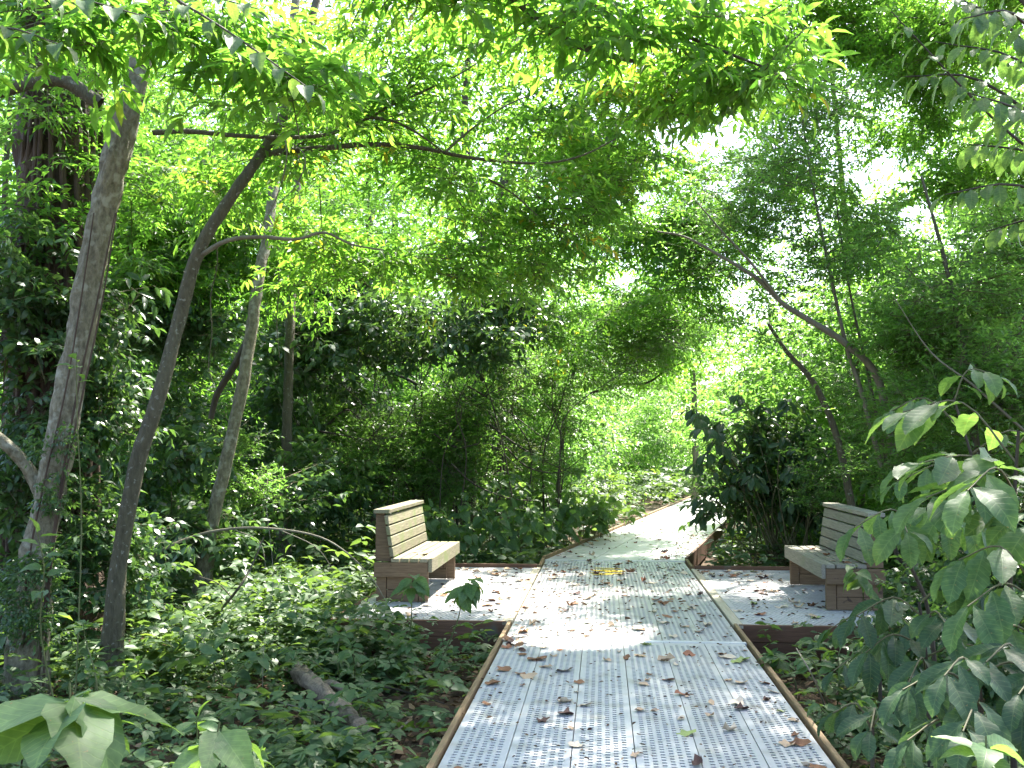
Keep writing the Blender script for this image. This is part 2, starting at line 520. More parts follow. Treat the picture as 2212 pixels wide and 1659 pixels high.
def fronds(masses, spec, r, axis=None, twigs=True, clear=True, tint=0.0, rad_bias=0.45, up=0.0):
    """leafy layered sprays filling ellipsoids. masses: (centre xyz, radii xyz, number)"""
    S = SPEC[spec]
    P0, D0 = [], []
    for (c, rad, n) in masses:
        n = int(n)
        v = unit(r.normal(size=(n, 3)))
        q = r.random(n) ** rad_bias
        p = v * q[:, None] * np.asarray(rad)[None, :]
        d = unit(p + r.normal(0, 0.35, (n, 3)) * np.mean(rad)) * np.array([1, 1, 0.35])
        d[:, 2] += up
        P0.append(np.asarray(c)[None] + p * 0.85)
        D0.append(unit(d))
    P0, D0 = np.vstack(P0), np.vstack(D0)
    n, T, K = len(P0), S['T'], S['K']
    Lb = S['Lb'] * r.uniform(0.65, 1.25, n)
    up_ = unit(np.array([0, 0, 1.0])[None] + r.normal(0, 0.28, (n, 3)))
    side = unit(np.cross(D0, up_))
    up_ = np.cross(side, D0)
    start = P0 - D0 * (Lb * 0.5)[:, None]
    f = (np.arange(T) + 0.6) / T
    sag = S['droop'] * 0.25
    pt = start[:, None, :] + D0[:, None, :] * (Lb[:, None] * f)[..., None] - np.array([0, 0, 1.0]) * (sag * Lb[:, None] * f ** 2)[..., None]
    sg = np.where(np.arange(T) % 2 == 0, 1.0, -1.0)
    td = unit(D0[:, None, :] * 0.65 + side[:, None, :] * (sg[None, :, None] * 0.85) + r.normal(0, 0.30, (n, T, 3)))
    tl = (Lb[:, None] * 0.42 * (1.15 - 0.75 * f)[None]) * r.uniform(0.7, 1.3, (n, T))
    g = (np.arange(K) + 0.7) / K
    lp = pt[:, :, None, :] + td[:, :, None, :] * (tl[:, :, None] * g)[..., None] - np.array([0, 0, 1.0]) * (sag * tl[:, :, None] * g ** 2)[..., None]
    ks = np.where(np.arange(K) % 2 == 0, 1.0, -1.0)
    tside = np.cross(td, up_[:, None, :])
    ld = td[:, :, None, :] * 0.7 + tside[:, :, None, :] * (ks[None, None, :, None] * 0.75) + r.normal(0, 0.36, (n, T, K, 3))
    ld[..., 2] -= S['droop'] * r.uniform(0.3, 1.2, (n, T, K))
    nn = up_[:, None, None, :] + r.normal(0, 0.38, (n, T, K, 3))
    lp, ld, nn = lp.reshape(-1, 3), ld.reshape(-1, 3), nn.reshape(-1, 3)
    fr = np.repeat(np.clip(r.normal(0.5, 0.2, n), 0, 1), T * K)
    rnd = np.clip(fr * 0.6 + r.random(len(lp)) * 0.45 + tint, 0, 1)
    Lf = S['L'] * r.uniform(0.65, 1.25, len(lp))
    keep = sun_keep(lp, r) & (r.random(len(lp)) < 0.93)
    if clear:
        keep &= path_clear(lp)
    lp, ld, nn, rnd, Lf = lp[keep], ld[keep], nn[keep], rnd[keep], Lf[keep]
    V, F, A = leaves_vf(lp, ld, nn, Lf, Lf * S['w'], rnd, S['tpl'])
    mi = np.zeros(len(F), np.int32)
    Vs, Fs, As, Ms = [V], [F], [A], [mi]
    if twigs:
        off = len(V)
        # ribs and twigs as slim three-sided spikes
        segs = [(start, start + D0 * Lb[:, None] - np.array([0, 0, 1.0]) * (sag * Lb)[:, None], 0.006)]
        segs.append((pt.reshape(-1, 3), (pt + td * tl[..., None] * 0.95 - np.array([0, 0, 1.0]) * (sag * tl)[..., None]).reshape(-1, 3), 0.0028))
        for a, b, w in segs:
            k = sun_keep(a, r)
            if clear:
                k &= path_clear(a) & path_clear(b)
            a, b = a[k], b[k]
            dd = unit(b - a)
            x = unit(np.cross(dd, np.array([0.3, 0.2, 0.93])))
            y = np.cross(dd, x)
            m = len(a)
            tv = np.stack([a + x * w, a - x * w * .5 + y * w * .87, a - x * w * .5 - y * w * .87, b], 1).reshape(-1, 3)
            i = (np.arange(m) * 4)[:, None] + off
            tf = np.concatenate([i + np.array([0, 1, 3]), i + np.array([1, 2, 3]), i + np.array([2, 0, 3])])
            Vs.append(tv); Fs.append(tf); As.append(np.zeros(len(tv))); Ms.append(np.ones(len(tf), np.int32))
            off += len(tv)
    return np.vstack(Vs), np.vstack(Fs), np.concatenate(As), np.concatenate(Ms), P0


def crown(parent, base, masses, spec, r, name='crown', mat=None, **kw):
    V, F, A, Mi, P0 = fronds(masses, spec, r, **kw)
    me = mesh_np(name, V - np.asarray(base), [F], False, {'rnd': A}, Mi)
    return put(name, me, [M[mat or SPEC[spec]['mat']], M['twig']], parent)


def px(u, v, D, ru, rv, rd, n):
    """foliage mass seen at picture point u, v at distance D; radii ru, rv in picture points, rd in metres deep"""
    k = D / F_PX
    return (at(u, v, D), (ru * k, rd, rv * k), n)


def limb(parent, base, pts, r0, r1, mat='bark_smooth', name='branch', sides=7, seed=3):
    P = [np.asarray(p, float) for p in pts]
    rad = np.linspace(r0, r1, len(P))
    return tube(name, P, rad, M[mat], parent, base, sides, 4, 0.05, seed)



GAPS += [
    (0.45, 8.3, 0.75, 1.0, 1.0),      # bright patch where the two platforms begin
    (0.9, 10.8, 1.3, 1.6, 0.85),      # middle of the walk
    (2.7, 10.4, 0.9, 1.1, 0.9),       # platform in front of the bench by the shrubs
    (-0.35, 10.0, 0.6, 1.0, 0.8),
    (4.6, 24.5, 3.4, 6.0, 1.0),       # the far stretch of the walk
    (1.5, 26.0, 3.0, 5.5, 0.75),      # sunlit herbs beside it
    (-0.3, 14.7, 0.8, 1.2, 0.9),      # sunlit vine
    (-2.5, 13.2, 1.2, 1.2, 0.55),     # light among the thicket
    (-4.5, 11.5, 1.0, 0.9, 0.5),
    (-2.6, 9.6, 1.0, 1.0, 0.75),      # flecks on the ground cover
    (-1.5, 6.6, 0.6, 0.5, 0.5),
]

# ================================================================== SETTING
# forest floor
def build_ground():
    xs = np.concatenate([np.linspace(-400, -22, 16), np.linspace(-20, 22, 150), np.linspace(24, 400, 16)])
    ys = np.concatenate([np.linspace(-300, -7, 12), np.linspace(-5, 36, 150), np.linspace(38, 700, 20)])
    X, Y = np.meshgrid(xs, ys)
    Z = gz(np.clip(X, -40, 40), np.clip(Y, -40, 60))
    Z = Z + 0.03 * np.sin(X * 7.1) * np.sin(Y * 6.3)
    V = np.stack([X, Y, Z], -1).reshape(-1, 3)
    w = len(xs)
    i = (np.arange(len(ys) - 1)[:, None] * w + np.arange(w - 1)[None]).ravel()
    F = np.stack([i, i + 1, i + w + 1, i + w], -1)
    return tag(put('ground', mesh_np('ground', V, [F], True), M['soil']), 'brown forest floor of soil and rotting leaves', kind='structure')


build_ground()

PW, GAP, TH = 0.30, 0.005, 0.04


def plank_mesh(name, length, slots=True, cols=6, pitch=0.042):
    """slotted plastic deck plank, x across (0..PW-GAP), y along, top at z = 0"""
    w = PW - GAP
    V, Q = [], []

    def quad(a, b, c, d):
        n = len(V)
        V.extend([a, b, c, d])
        Q.append((n, n + 1, n + 2, n + 3))

    def top(x0, x1, y0, y1, z=0.0):
        quad((x0, y0, z), (x1, y0, z), (x1, y1, z), (x0, y1, z))
    if not slots:
        top(0, w, 0, length)
    else:
        mg = 0.026
        cw = (w - 2 * mg) / cols
        top(0, mg, 0, length)
        top(w - mg, w, 0, length)
        e = 0.05
        rows = int((length - 2 * e) / pitch) - 1
        for c in range(cols):
            xa = mg + c * cw
            xb = xa + cw
            s0, s1 = xa + 0.0045, xb - 0.0045
            off = e + (pitch * 0.5 if c % 2 else 0.0)
            top(xa, s0, 0, length)
            top(s1, xb, 0, length)
            y = 0.0
            for k in range(rows):
                ya = off + k * pitch
                yb = ya + 0.022
                top(s0, s1, y, ya)
                dz = -0.022
                q = 0.006      # slot ends are narrower: a rounded lens-like hole
                top(s0 + q, s1 - q, ya, yb, dz)
                quad((s0 + q, ya, 0), (s1 - q, ya, 0), (s1 - q, ya, dz), (s0 + q, ya, dz))
                quad((s0 + q, yb, dz), (s1 - q, yb, dz), (s1 - q, yb, 0), (s0 + q, yb, 0))
                m = (ya + yb) / 2
                quad((s0 + q, ya, 0), (s0, m, 0), (s0 + q, yb, 0), (s0 + q, m, dz))
                quad((s1 - q, yb, 0), (s1, m, 0), (s1 - q, ya, 0), (s1 - q, m, dz))
                quad((s0, ya, 0), (s0 + q, ya, 0), (s0, m, 0), (s0, (ya + m) / 2, 0))
                quad((s0, m, 0), (s0 + q, yb, 0), (s0, yb, 0), (s0, (yb + m) / 2, 0))
                quad((s1 - q, ya, 0), (s1, ya, 0), (s1, (ya + m) / 2, 0), (s1, m, 0))
                quad((s1, m, 0), (s1, (yb + m) / 2, 0), (s1, yb, 0), (s1 - q, yb, 0))
                y = yb
            top(s0, s1, y, length)
    z = -TH
    quad((0, 0, z), (0, 0, 0), (0, length, 0), (0, length, z))
    quad((w, 0, 0), (w, 0, z), (w, length, z), (w, length, 0))
    quad((0, 0, z), (w, 0, z), (w, 0, 0), (0, 0, 0))
    quad((0, length, 0), (w, length, 0), (w, length, z), (0, length, z))
    quad((0, length, z), (w, length, z), (w, 0, z), (0, 0, z))
    return mesh_np(name, np.array(V), [np.array(Q)])


def placed(o, s, t, z=0.0, rot=0.0, a=WALK_A):
    p = wp(s, t, z)
    o.location = p
    o.rotation_euler = (0, 0, -a + rot)
    return o


walk = thing('boardwalk_path', 'pale grey slotted plank boardwalk with brown edging running into the wood', None)
walk['kind'] = 'structure'
S1, S2 = -0.78, 4.86
long_me = plank_mesh('plank', 6.2)
mid_me = plank_mesh('plank', S2 - S1 - 0.06)
for k in range(6):
    t = 0.015 + k * PW
    placed(put('plank', long_me, M['plank'], walk), S1 - 0.03 - 6.2, t, 0.001 * (k % 2))
for k in range(6):
    t = 0.015 + k * PW
    placed(put('plank', mid_me, M['plank'], walk), S1 + 0.03, t, -0.002 * (k % 2))


def board(name, parent, s0, s1, t0, t1, z0, z1, mat, bev=0.004, a=WALK_A):
    me = MB().box(0, t1 - t0, 0, s1 - s0, z0, z1).mesh(name, bev)
    return placed(put(name, me, M[mat], parent), s0, t0)


board('cross_strip', walk, S1 - 0.026, S1 + 0.026, 0.0, 1.83, -0.03, 0.006, 'strip')
board('cross_strip', walk, S2 - 0.026, S2 + 0.026, 0.0, 1.83, -0.03, 0.006, 'strip')
# raised edge boards of the near stretch
board('edge_board', walk, -7.0, -0.02, -0.030, 0.0, -0.17, 0.020, 'curb')
board('edge_board', walk, -7.0, -0.02, 1.832, 1.862, -0.17, 0.020, 'curb')
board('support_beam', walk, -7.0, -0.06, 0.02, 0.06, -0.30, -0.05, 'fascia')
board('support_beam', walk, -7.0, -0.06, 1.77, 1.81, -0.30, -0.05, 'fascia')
# short edge pieces between the platforms and the bend
board('edge_board', walk, 4.045, S2 + 0.02, -0.040, 0.0, -0.17, 0.03, 'curb')
board('edge_board', walk, 4.045, S2 + 0.02, 1.832, 1.872, -0.17, 0.03, 'curb')

# the far stretch bends away by another eleven degrees
A2 = R(15.9)
D2 = np.array([math.sin(A2), math.cos(A2), 0])
N2 = np.array([math.cos(A2), -math.sin(A2), 0])
PL, PR = wp(S2 + 0.03, 0.0), wp(S2 + 0.03, 1.83)


def sheet(name, parent, pts, z1, z0, mat):
    P = np.array(pts)
    n = len(P)
    V = np.vstack([np.c_[P[:, :2], np.full(n, z1)], np.c_[P[:, :2], np.full(n, z0)]])
    F4 = [(i, i + n, (i + 1) % n + n, (i + 1) % n) for i in range(n)]
    me = bpy.data.meshes.new(name)
    me.from_pydata(V.tolist(), [], [tuple(range(n)), tuple(reversed(range(n, 2 * n)))] + F4)
    me.update()
    return put(name, me, M[mat], parent)


def far_pt(k, m, o):
    """k 0..1 across the far stretch, m metres beyond the bend along it"""
    return PL + (PR - PL) * k + D2 * m + o


for k in range(6):
    a, b = k / 6 + 0.001, (k + 1) / 6 - 0.0022
    m1, m2 = 4.82, 4.86
    sheet('plank', walk, [far_pt(a, 0, 0), far_pt(b, 0, 0), far_pt(b, m1, 0), far_pt(a, m1, 0)], 0.001 * (k % 2), -0.04, 'plank')
    sheet('plank', walk, [far_pt(a, m2, 0), far_pt(b, m2, 0), far_pt(b, 24, 0), far_pt(a, 24, 0)], 0.002 * (k % 2), -0.04, 'plank')
for k, sgn in ((0.0, -1), (1.0, 1)):
    off = N2 * (0.04 * sgn)
    p = [far_pt(k, 0, N2 * 0.003 * sgn), far_pt(k, 24, N2 * 0.003 * sgn), far_pt(k, 24, off), far_pt(k, 0, off)]
    if sgn > 0:
        p = p[::-1]
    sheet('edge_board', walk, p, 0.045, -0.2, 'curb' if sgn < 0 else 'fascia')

# yellow paint marks on the planks just before the bend
for i, (ds, dt, ln, wd, sk) in enumerate([(0.34, 0.02, .36, .075, -.10), (0.12, 0.0, .42, .11, -.07), (-0.10, -.02, .42, .085, -.03), (0.22, .12, .18, .06, -.3), (-0.22, .02, .24, .05, .05), (0.02, .16, .2, .06, .12)]):
    o = bpy.data.objects
    r_ = np.random.default_rng(i)
    xs = np.linspace(0, ln, 10)
    up = wd / 2 * (0.7 + 0.5 * r_.random(10))
    lo = -wd / 2 * (0.7 + 0.5 * r_.random(10))
    up[0] = up[-1] = 0.006; lo[0] = lo[-1] = -0.006
    ys = xs * sk + 0.02 * np.sin(xs * 14 + i)
    V = np.concatenate([np.c_[xs, ys + up, np.zeros(10)], np.c_[xs, ys + lo, np.zeros(10)]])
    F = np.array([(j, j + 10, j + 11, j + 1) for j in range(9)])[:, ::-1]
    placed(put('paint_stroke', mesh_np('paint_stroke', V, [F]), M['yellow'], walk), 3.55 + ds * 1.2, 0.62 + dt, 0.005 + 0.0006 * i)

# side platforms: planks laid across
side_me = plank_mesh('plank', 1.42)
for side in (0, 1):
    pf = thing('platform_floor', ('slotted plank side platform under the greenish bench' if side == 0 else 'slotted plank side platform under the grey bench by the shrubs'), None)
    pf['kind'] = 'structure'
    n = 13
    for k in range(n):
        s = 0.045 + k * PW
        o = put('plank', side_me, M['plank'], pf)
        # plank mesh: x across -> runs along s; y along -> runs along t
        p = wp(s, -0.09 - 1.42 if side == 0 else 1.92, 0.001 * (k % 2))
        o.location = wp(s + PW - GAP, -0.09 - 1.42 if side == 0 else 1.92, 0.001 * (k % 2))
        o.rotation_euler = (0, 0, -WALK_A - R(90))
    ta, tb = (-1.56, -0.045) if side == 0 else (1.876, 3.40)
    tr = (-0.088, -0.002) if side == 0 else (1.834, 1.918)
    board('trim_board', pf, 0.0, 4.0, tr[0], tr[1], -0.03, 0.003, 'trimwood')
    # stacked boards of the front face, back edge and outer edge
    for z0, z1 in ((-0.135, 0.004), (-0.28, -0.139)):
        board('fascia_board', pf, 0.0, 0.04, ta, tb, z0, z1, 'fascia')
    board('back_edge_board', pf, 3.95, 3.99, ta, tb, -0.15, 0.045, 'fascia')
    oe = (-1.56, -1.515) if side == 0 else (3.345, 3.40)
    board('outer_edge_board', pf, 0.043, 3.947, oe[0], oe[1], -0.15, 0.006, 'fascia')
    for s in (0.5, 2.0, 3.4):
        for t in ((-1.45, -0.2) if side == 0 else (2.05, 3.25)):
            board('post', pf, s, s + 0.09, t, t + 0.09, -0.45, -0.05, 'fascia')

# ================================================================== BENCHES
def make_bench(label, wood, mirror):
    """local frame: x from the front edge back (0..0.56), y along (0..L), z up. mirror=-1 flips x"""
    L = 1.85
    b = thing('park_bench', label, 'bench', (0, 0, 0), 'benches on the side platforms')
    sx = mirror

    def bx(name, x0, x1, y0, y1, z0, z1, mat, parent=b, bev=0.004):
        a, c = sorted((x0 * sx, x1 * sx))
        return put(name, MB().box(a, c, y0, y1, z0, z1).mesh(name, bev), M[mat], parent)
    # seat: apron board and four planks
    bx('front_apron', 0.0, 0.036, 0.0, L, 0.285, 0.415, wood)
    w = 0.079
    for k in range(4):
        x0 = 0.041 + k * (w + 0.013)
        bx('seat_plank', x0, x0 + w, 0.004 * (k % 2), L - 0.003 * (k % 2), 0.378, 0.414, wood)
    # two end frames
    for y0 in (0.0, L - 0.12):
        fr = bx('side_beam', 0.040, 0.56, y0 + 0.004, y0 + 0.042, 0.235, 0.375, 'benchside')
        bx('front_leg', 0.045, 0.135, y0 + 0.045, y0 + 0.085, 0.004, 0.372, 'benchside')
        bx('rear_leg', 0.45, 0.545, y0 + 0.045, y0 + 0.085, 0.004, 0.372, 'benchside')
        bx('leg_board', 0.14, 0.445, y0 + 0.05, y0 + 0.088, 0.004, 0.115, 'benchside')
        bx('leg_board', 0.14, 0.445, y0 + 0.052, y0 + 0.09, 0.118, 0.232, 'benchside')
        poly = [(0.40 * sx, 0.38), (0.555 * sx, 0.38), (0.555 * sx, 0.835), (0.47 * sx, 0.835)]
        put('back_support', MB().prism(poly, y0 + 0.046, y0 + 0.11).mesh('back_support', 0.004), M['benchside'], b)
        bx('seat_rail', 0.05, 0.44, y0 + 0.092, y0 + 0.118, 0.29, 0.374, 'benchside')
    # back: four slanted planks and a cap
    sl = (0.47 - 0.40) / (0.835 - 0.38)
    for k in range(4):
        z0 = 0.43 + k * 0.101
        z1 = z0 + 0.086
        xa, xb = 0.40 + (z0 - 0.38) * sl, 0.40 + (z1 - 0.38) * sl
        poly = [((xa - 0.040) * sx, z0), ((xa - 0.003) * sx, z0), ((xb - 0.003) * sx, z1), ((xb - 0.040) * sx, z1)]
        put('back_plank', MB().prism(poly, 0.003 * (k % 2), L - 0.004 * (k % 2)).mesh('back_plank', 0.004), M[wood], b)
    bx('top_cap', 0.415, 0.565, -0.01, L + 0.01, 0.838, 0.876, wood)
    return b


bl = make_bench('weathered greenish wooden bench facing the boardwalk from the ivy-side platform', 'bench', -1)
bl.location = wp(0.95, -0.845, 0.004)
bl.rotation_euler = (0, 0, -WALK_A)
brn = make_bench('grey wooden bench half hidden by large hanging leaves beside the shrubs', 'benchgrey', 1)
brn.location = wp(0.80, 1.83 + 0.89, 0.004)
brn.rotation_euler = (0, 0, -WALK_A)

# ================================================================== BOUGHS
# leafy boughs shared by the crowns of several trees
BOUGH = {}
_g = list(GAPS); GAPS.clear()
for bi, (bspec, bn, brad) in enumerate([('lanceM', 13, (.75, .75, .36)), ('privet', 26, (.62, .62, .42)), ('broadL', 14, (.7, .7, .45))]):
    BOUGH[bspec] = []
    for q in range(3):
        V, F, A, Mi, _ = fronds([(np.zeros(3), brad, bn)], bspec, np.random.default_rng(2000 + bi * 10 + q), clear=False)
        me = mesh_np('bough', V, [F], False, {'rnd': A}, Mi)
        for mm in (M[SPEC[bspec]['mat']], M['twig']):
            me.materials.append(mm)
        BOUGH[bspec].append(me)
GAPS += _g


def boughs(parent, base, masses, spec, seed, scale=1.0, clear=True):
    r = np.random.default_rng(seed)
    for (c, rad, n) in masses:
        for _ in range(int(n)):
            v = unit(r.normal(size=3))
            p = np.asarray(c) + v * r.random() ** .45 * np.asarray(rad)
            k = scale * r.uniform(.75, 1.2)
            P = p[None] + np.array([[0, 0, 0], [.4, 0, -.2], [-.4, 0, -.2], [0, .4, -.2], [0, -.4, -.2]]) * k
            if clear and not path_clear(P).all():
                continue
            if not sun_keep(p[None], r)[0]:
                continue
            o = bpy.data.objects.new('bough', BOUGH[spec][int(r.integers(3))])
            COL.objects.link(o)
            o.parent = parent
            o.location = p - np.asarray(base)
            o.rotation_euler = (r.normal(0, .25), r.normal(0, .25), r.uniform(0, 6.283))
            o.scale = (k, k, k * r.uniform(.85, 1.2))


# ================================================================== TREES IN VIEW
def tree(name, label, base_uvD, trunk_pts, r0, r1, bark, cat='tree', group=None, rough=0.06, sides=12, seed=1, above=0.0):
    P = [at(*p) for p in trunk_pts]
    g = P[0].copy()
    g[2] = float(gz(g[0], g[1])) - 0.05
    base = g
    pts = [g] + P[1:] if P[0][2] < g[2] + 0.6 else [g] + P
    t = thing(name, label, cat, base, group)
    rad = np.linspace(r0, r1, len(pts))
    rad[0] *= 1.6
    tube('trunk', pts, rad, M[bark], t, base, sides, 7, rough, seed)
    return t, base


def G(seed):
    return np.random.default_rng(seed)


# 1 leaning lichen-covered tree at the left edge
tA, bA = tree('leaning_tree', 'lichen-spotted pale trunk leaning over the ivy in front of the shaggy vine-clad tree', None,
              [(50, 1500, 7), (75, 1250, 7), (110, 1060, 7), (150, 850, 7), (185, 650, 7.0), (225, 450, 7), (265, 290, 7), (305, 120, 7.0), (345, -20, 7.1), (400, -250, 7.3)], .104, .08, 'bark_lichen', sides=22, rough=0.10)
limb(tA, bA, [at(95, 1085, 7), at(60, 1010, 7), at(0, 950, 6.9), at(-90, 900, 6.8)], .05, .04, 'bark_lichen', seed=4)
limb(tA, bA, [at(215, 225, 7.0), at(150, 180, 6.95), at(95, 172, 6.9), at(40, 185, 6.85), at(-60, 215, 6.8)], .055, .045, 'bark_smooth', seed=5)
limb(tA, bA, [at(360, -60, 7.1), at(600, -160, 7.0), at(900, -120, 6.9), at(1080, -30, 6.8), at(1200, 75, 6.7), at(1300, 115, 6.7), at(1372, 133, 6.7)], .06, .014, 'bark_smooth', seed=6)
limb(tA, bA, [at(1080, -30, 6.8), at(1350, 30, 6.6), at(1560, 110, 6.5), at(1700, 165, 6.5)], .022, .006, 'bark_smooth', seed=7)
crown(tA, bA, [px(150, 60, 5.8, 190, 60, .6, 14), px(420, 50, 6.0, 170, 70, .6, 16), px(620, 190, 6.2, 130, 60, .5, 10),
               px(250, -200, 7, 420, 130, 1.4, 40), px(1250, -60, 6.8, 350, 50, .8, 22),
               px(1210, 40, 6.6, 150, 50, .6, 9), px(1430, 70, 6.5, 200, 60, .7, 12), px(1640, 165, 6.5, 150, 45, .5, 10), px(1580, 30, 6.6, 200, 50, .7, 9),
               px(900, -30, 6.8, 260, 70, .8, 20)], 'lanceB', G(11))

for i, (off, r0_) in enumerate([(22, .012), (30, .009), (-14, .008)]):
    limb(tA, bA, [at(u + off + 6 * math.sin(q * 1.7 + i), v, 6.88) for q, (u, v) in enumerate([(58, 1490), (75, 1250), (110, 1060), (150, 850), (185, 650), (222, 460)])], r0_, .005, 'shag', 'vine_stem', 6, 60 + i)
boughs(tA, bA, [px(70, 1300, 6.9, 50, 120, .15, 5), px(120, 1000, 6.95, 40, 120, .12, 3)], 'broadL', 2120, .36)
# 2 slim dark tree bending to the right
tB, bB = tree('leaning_tree', 'slim smooth dark trunk bending over the ivy toward the boardwalk', None,
              [(238, 1478, 7.5), (255, 1240, 7.5), (295, 1010, 7.5), (345, 850, 7.5), (385, 700, 7.6), (428, 545, 7.6), (500, 425, 7.7), (570, 325, 7.8), (612, 255, 7.9), (652, 120, 8.1), (700, -60, 8.4)], .066, .032, 'bark_smooth', rough=0.04, seed=8)
limb(tB, bB, [at(560, 335, 7.8), at(640, 325, 7.8), at(720, 318, 7.8), at(800, 312, 7.9), at(900, 318, 8.0), at(1000, 338, 8.1), at(1100, 350, 8.2), at(1185, 352, 8.3), at(1260, 335, 8.4), at(1330, 300, 8.5)], .028, .006, 'bark_smooth', seed=9)
limb(tB, bB, [at(330, 287, 7.2), at(400, 283, 7.3), at(500, 292, 7.5), at(600, 297, 7.6), at(700, 292, 7.7), at(760, 270, 7.8), at(830, 235, 7.9), at(890, 170, 8.0), at(925, 95, 8.1)], .022, .007, 'bark_smooth', seed=10)
limb(tB, bB, [at(790, 252, 7.8), at(850, 262, 7.85), at(905, 290, 7.9), at(960, 330, 8)], .016, .006, 'bark_smooth', seed=12)
limb(tB, bB, [at(830, 235, 7.9), at(930, 190, 8.0), at(1010, 150, 8.1), at(1060, 110, 8.2)], .011, .004, 'bark_smooth', seed=13)
limb(tB, bB, [at(430, 555, 7.6), at(490, 520, 7.5), at(560, 512, 7.5), at(640, 517, 7.5), at(700, 502, 7.5), at(760, 528, 7.6), at(830, 540, 7.7)], .02, .006, 'bark_pale', seed=14)
limb(tB, bB, [at(960, 330, 8.0), at(1030, 270, 8.2), at(1120, 215, 8.4), at(1250, 180, 8.5)], .011, .004, 'bark_smooth', seed=15)
limb(tB, bB, [at(1060, 390, 8.4), at(1110, 420, 8.5), at(1160, 465, 8.5)], .011, .005, 'bark_smooth', seed=16)
crown(tB, bB, [px(620, 300, 8.2, 210, 120, .9, 26), px(850, 250, 8.4, 240, 130, 1.1, 42), px(1000, 420, 8.8, 220, 110, 1.0, 37), px(740, 560, 8.8, 180, 70, .6, 28),
               px(1200, 450, 9.4, 180, 130, .9, 42), px(900, 100, 8.4, 260, 90, 1.0, 28), px(480, 400, 8.6, 130, 110, .7, 16), px(560, 120, 8.2, 160, 110, .9, 16),
               px(1180, 240, 9.0, 160, 110, .9, 29), px(980, 570, 9.2, 190, 60, .6, 26), px(1340, 380, 10, 120, 110, .8, 22), px(1120, 590, 9.8, 150, 60, .6, 18)], 'lance', G(21), tint=.08)

# unseen tree added to shade the near boardwalk, its crown above the view
bO = ground_below(np.array([6.9, 10.6, 0]))
tO = thing('added_shade_tree', 'unseen tree added above the view to shade the near boardwalk', 'tree', bO)
limb(tO, bO, [bO, bO + np.array([.2, .1, 2.5]), bO + np.array([-.1, .3, 5]), bO + np.array([-1.4, .9, 8.2])], .12, .06, 'bark_dark', 'trunk', 10, 850)
crown(tO, bO, [(np.array([4.2, 11.6, 8.4]), (2.2, 2.2, .9), 190), (np.array([2.6, 12.0, 8.6]), (1.6, 2.0, .8), 90), (np.array([5.4, 9.0, 7.6]), (2.0, 2.0, .8), 110), (np.array([3.6, 9.4, 7.6]), (1.4, 1.4, .7), 60), (np.array([4.6, 13.4, 9.2]), (2.2, 1.6, .9), 130), (np.array([1.3, 7.0, 8.2]), (1.4, 1.3, .7), 60)], 'lanceM', G(851))

# 3 broad shaggy trunk wrapped in hairy vines, far left
tC, bC = tree('vine_clad_tree', 'thick dark shaggy trunk wrapped in hairy vines behind the lichen-spotted leaning trunk', None,
              [(105, 1400, 9.2), (105, 1150, 9.2), (105, 850, 9.2), (108, 560, 9.2), (120, 250, 9.3), (140, -100, 9.4)], .40, .30, 'shag', sides=22, rough=0.09, seed=31)
for i in range(14):
    th = i * 0.45 + 0.2
    r_ = G(300 + i)
    pts = []
    for j, z in enumerate(np.linspace(-0.25, 5.5, 9)):
        k = .40 - .1 * z / 6
        a = th + math.sin(j * 0.8 + i) * 0.18
        pts.append(np.array([bC[0], bC[1], z]) + np.array([math.cos(a) * (k + .02), -abs(math.sin(a)) * (k + .02), 0]))
    limb(tC, bC, pts, r_.uniform(.025, .05), .02, 'shag', 'vine_stem', 7, 300 + i)
crown(tC, bC, [px(120, 250, 9.0, 230, 130, 1.0, 40), px(60, 480, 8.8, 120, 90, .5, 14), px(260, 380, 9.5, 200, 120, 1.0, 40), px(100, 50, 9.4, 220, 130, 1.2, 40), px(250, -250, 9.6, 400, 160, 1.6, 56)], 'lanceM', G(33), tint=-.05)
crown(tC, bC, [px(40, 760, 8.6, 90, 160, .25, 13), px(215, 900, 8.7, 60, 160, .3, 14), px(60, 1080, 8.6, 110, 120, .25, 13), px(230, 650, 8.9, 60, 90, .3, 9)], 'broad', G(34), name='foliage', clear=False)

# 4 mid-distance trunks on the left
tD, bD = tree('forest_tree', 'straight pale trunk with a dark side limb rising beyond the slim bending tree', None,
              [(425, 1325, 10.4), (455, 1150, 10.4), (490, 990, 10.4), (522, 840, 10.4), (545, 700, 10.5), (560, 590, 10.6), (578, 500, 10.8), (610, 250, 11.3), (640, 0, 12)], .072, .05, 'bark_lichen', seed=41)
limb(tD, bD, [at(455, 905, 10.6), at(470, 850, 10.6), at(515, 775, 10.5), at(540, 725, 10.5)], .03, .045, 'bark_dark', seed=42)
crown(tD, bD, [px(330, 430, 12, 260, 140, 1.4, 70), px(560, 470, 12.4, 230, 130, 1.3, 63), px(300, 640, 12, 200, 80, 1.0, 35), px(540, 220, 12.4, 300, 150, 1.5, 63), px(600, -120, 13, 420, 170, 2, 70), px(420, 820, 13, 130, 90, .9, 25)], 'lanceM', G(43), tint=-.08)
crown(tD, bD, [px(490, 1000, 11.8, 60, 170, .3, 26), px(560, 1080, 11.8, 60, 110, .3, 15)], 'small', G(44), name='vine_foliage')

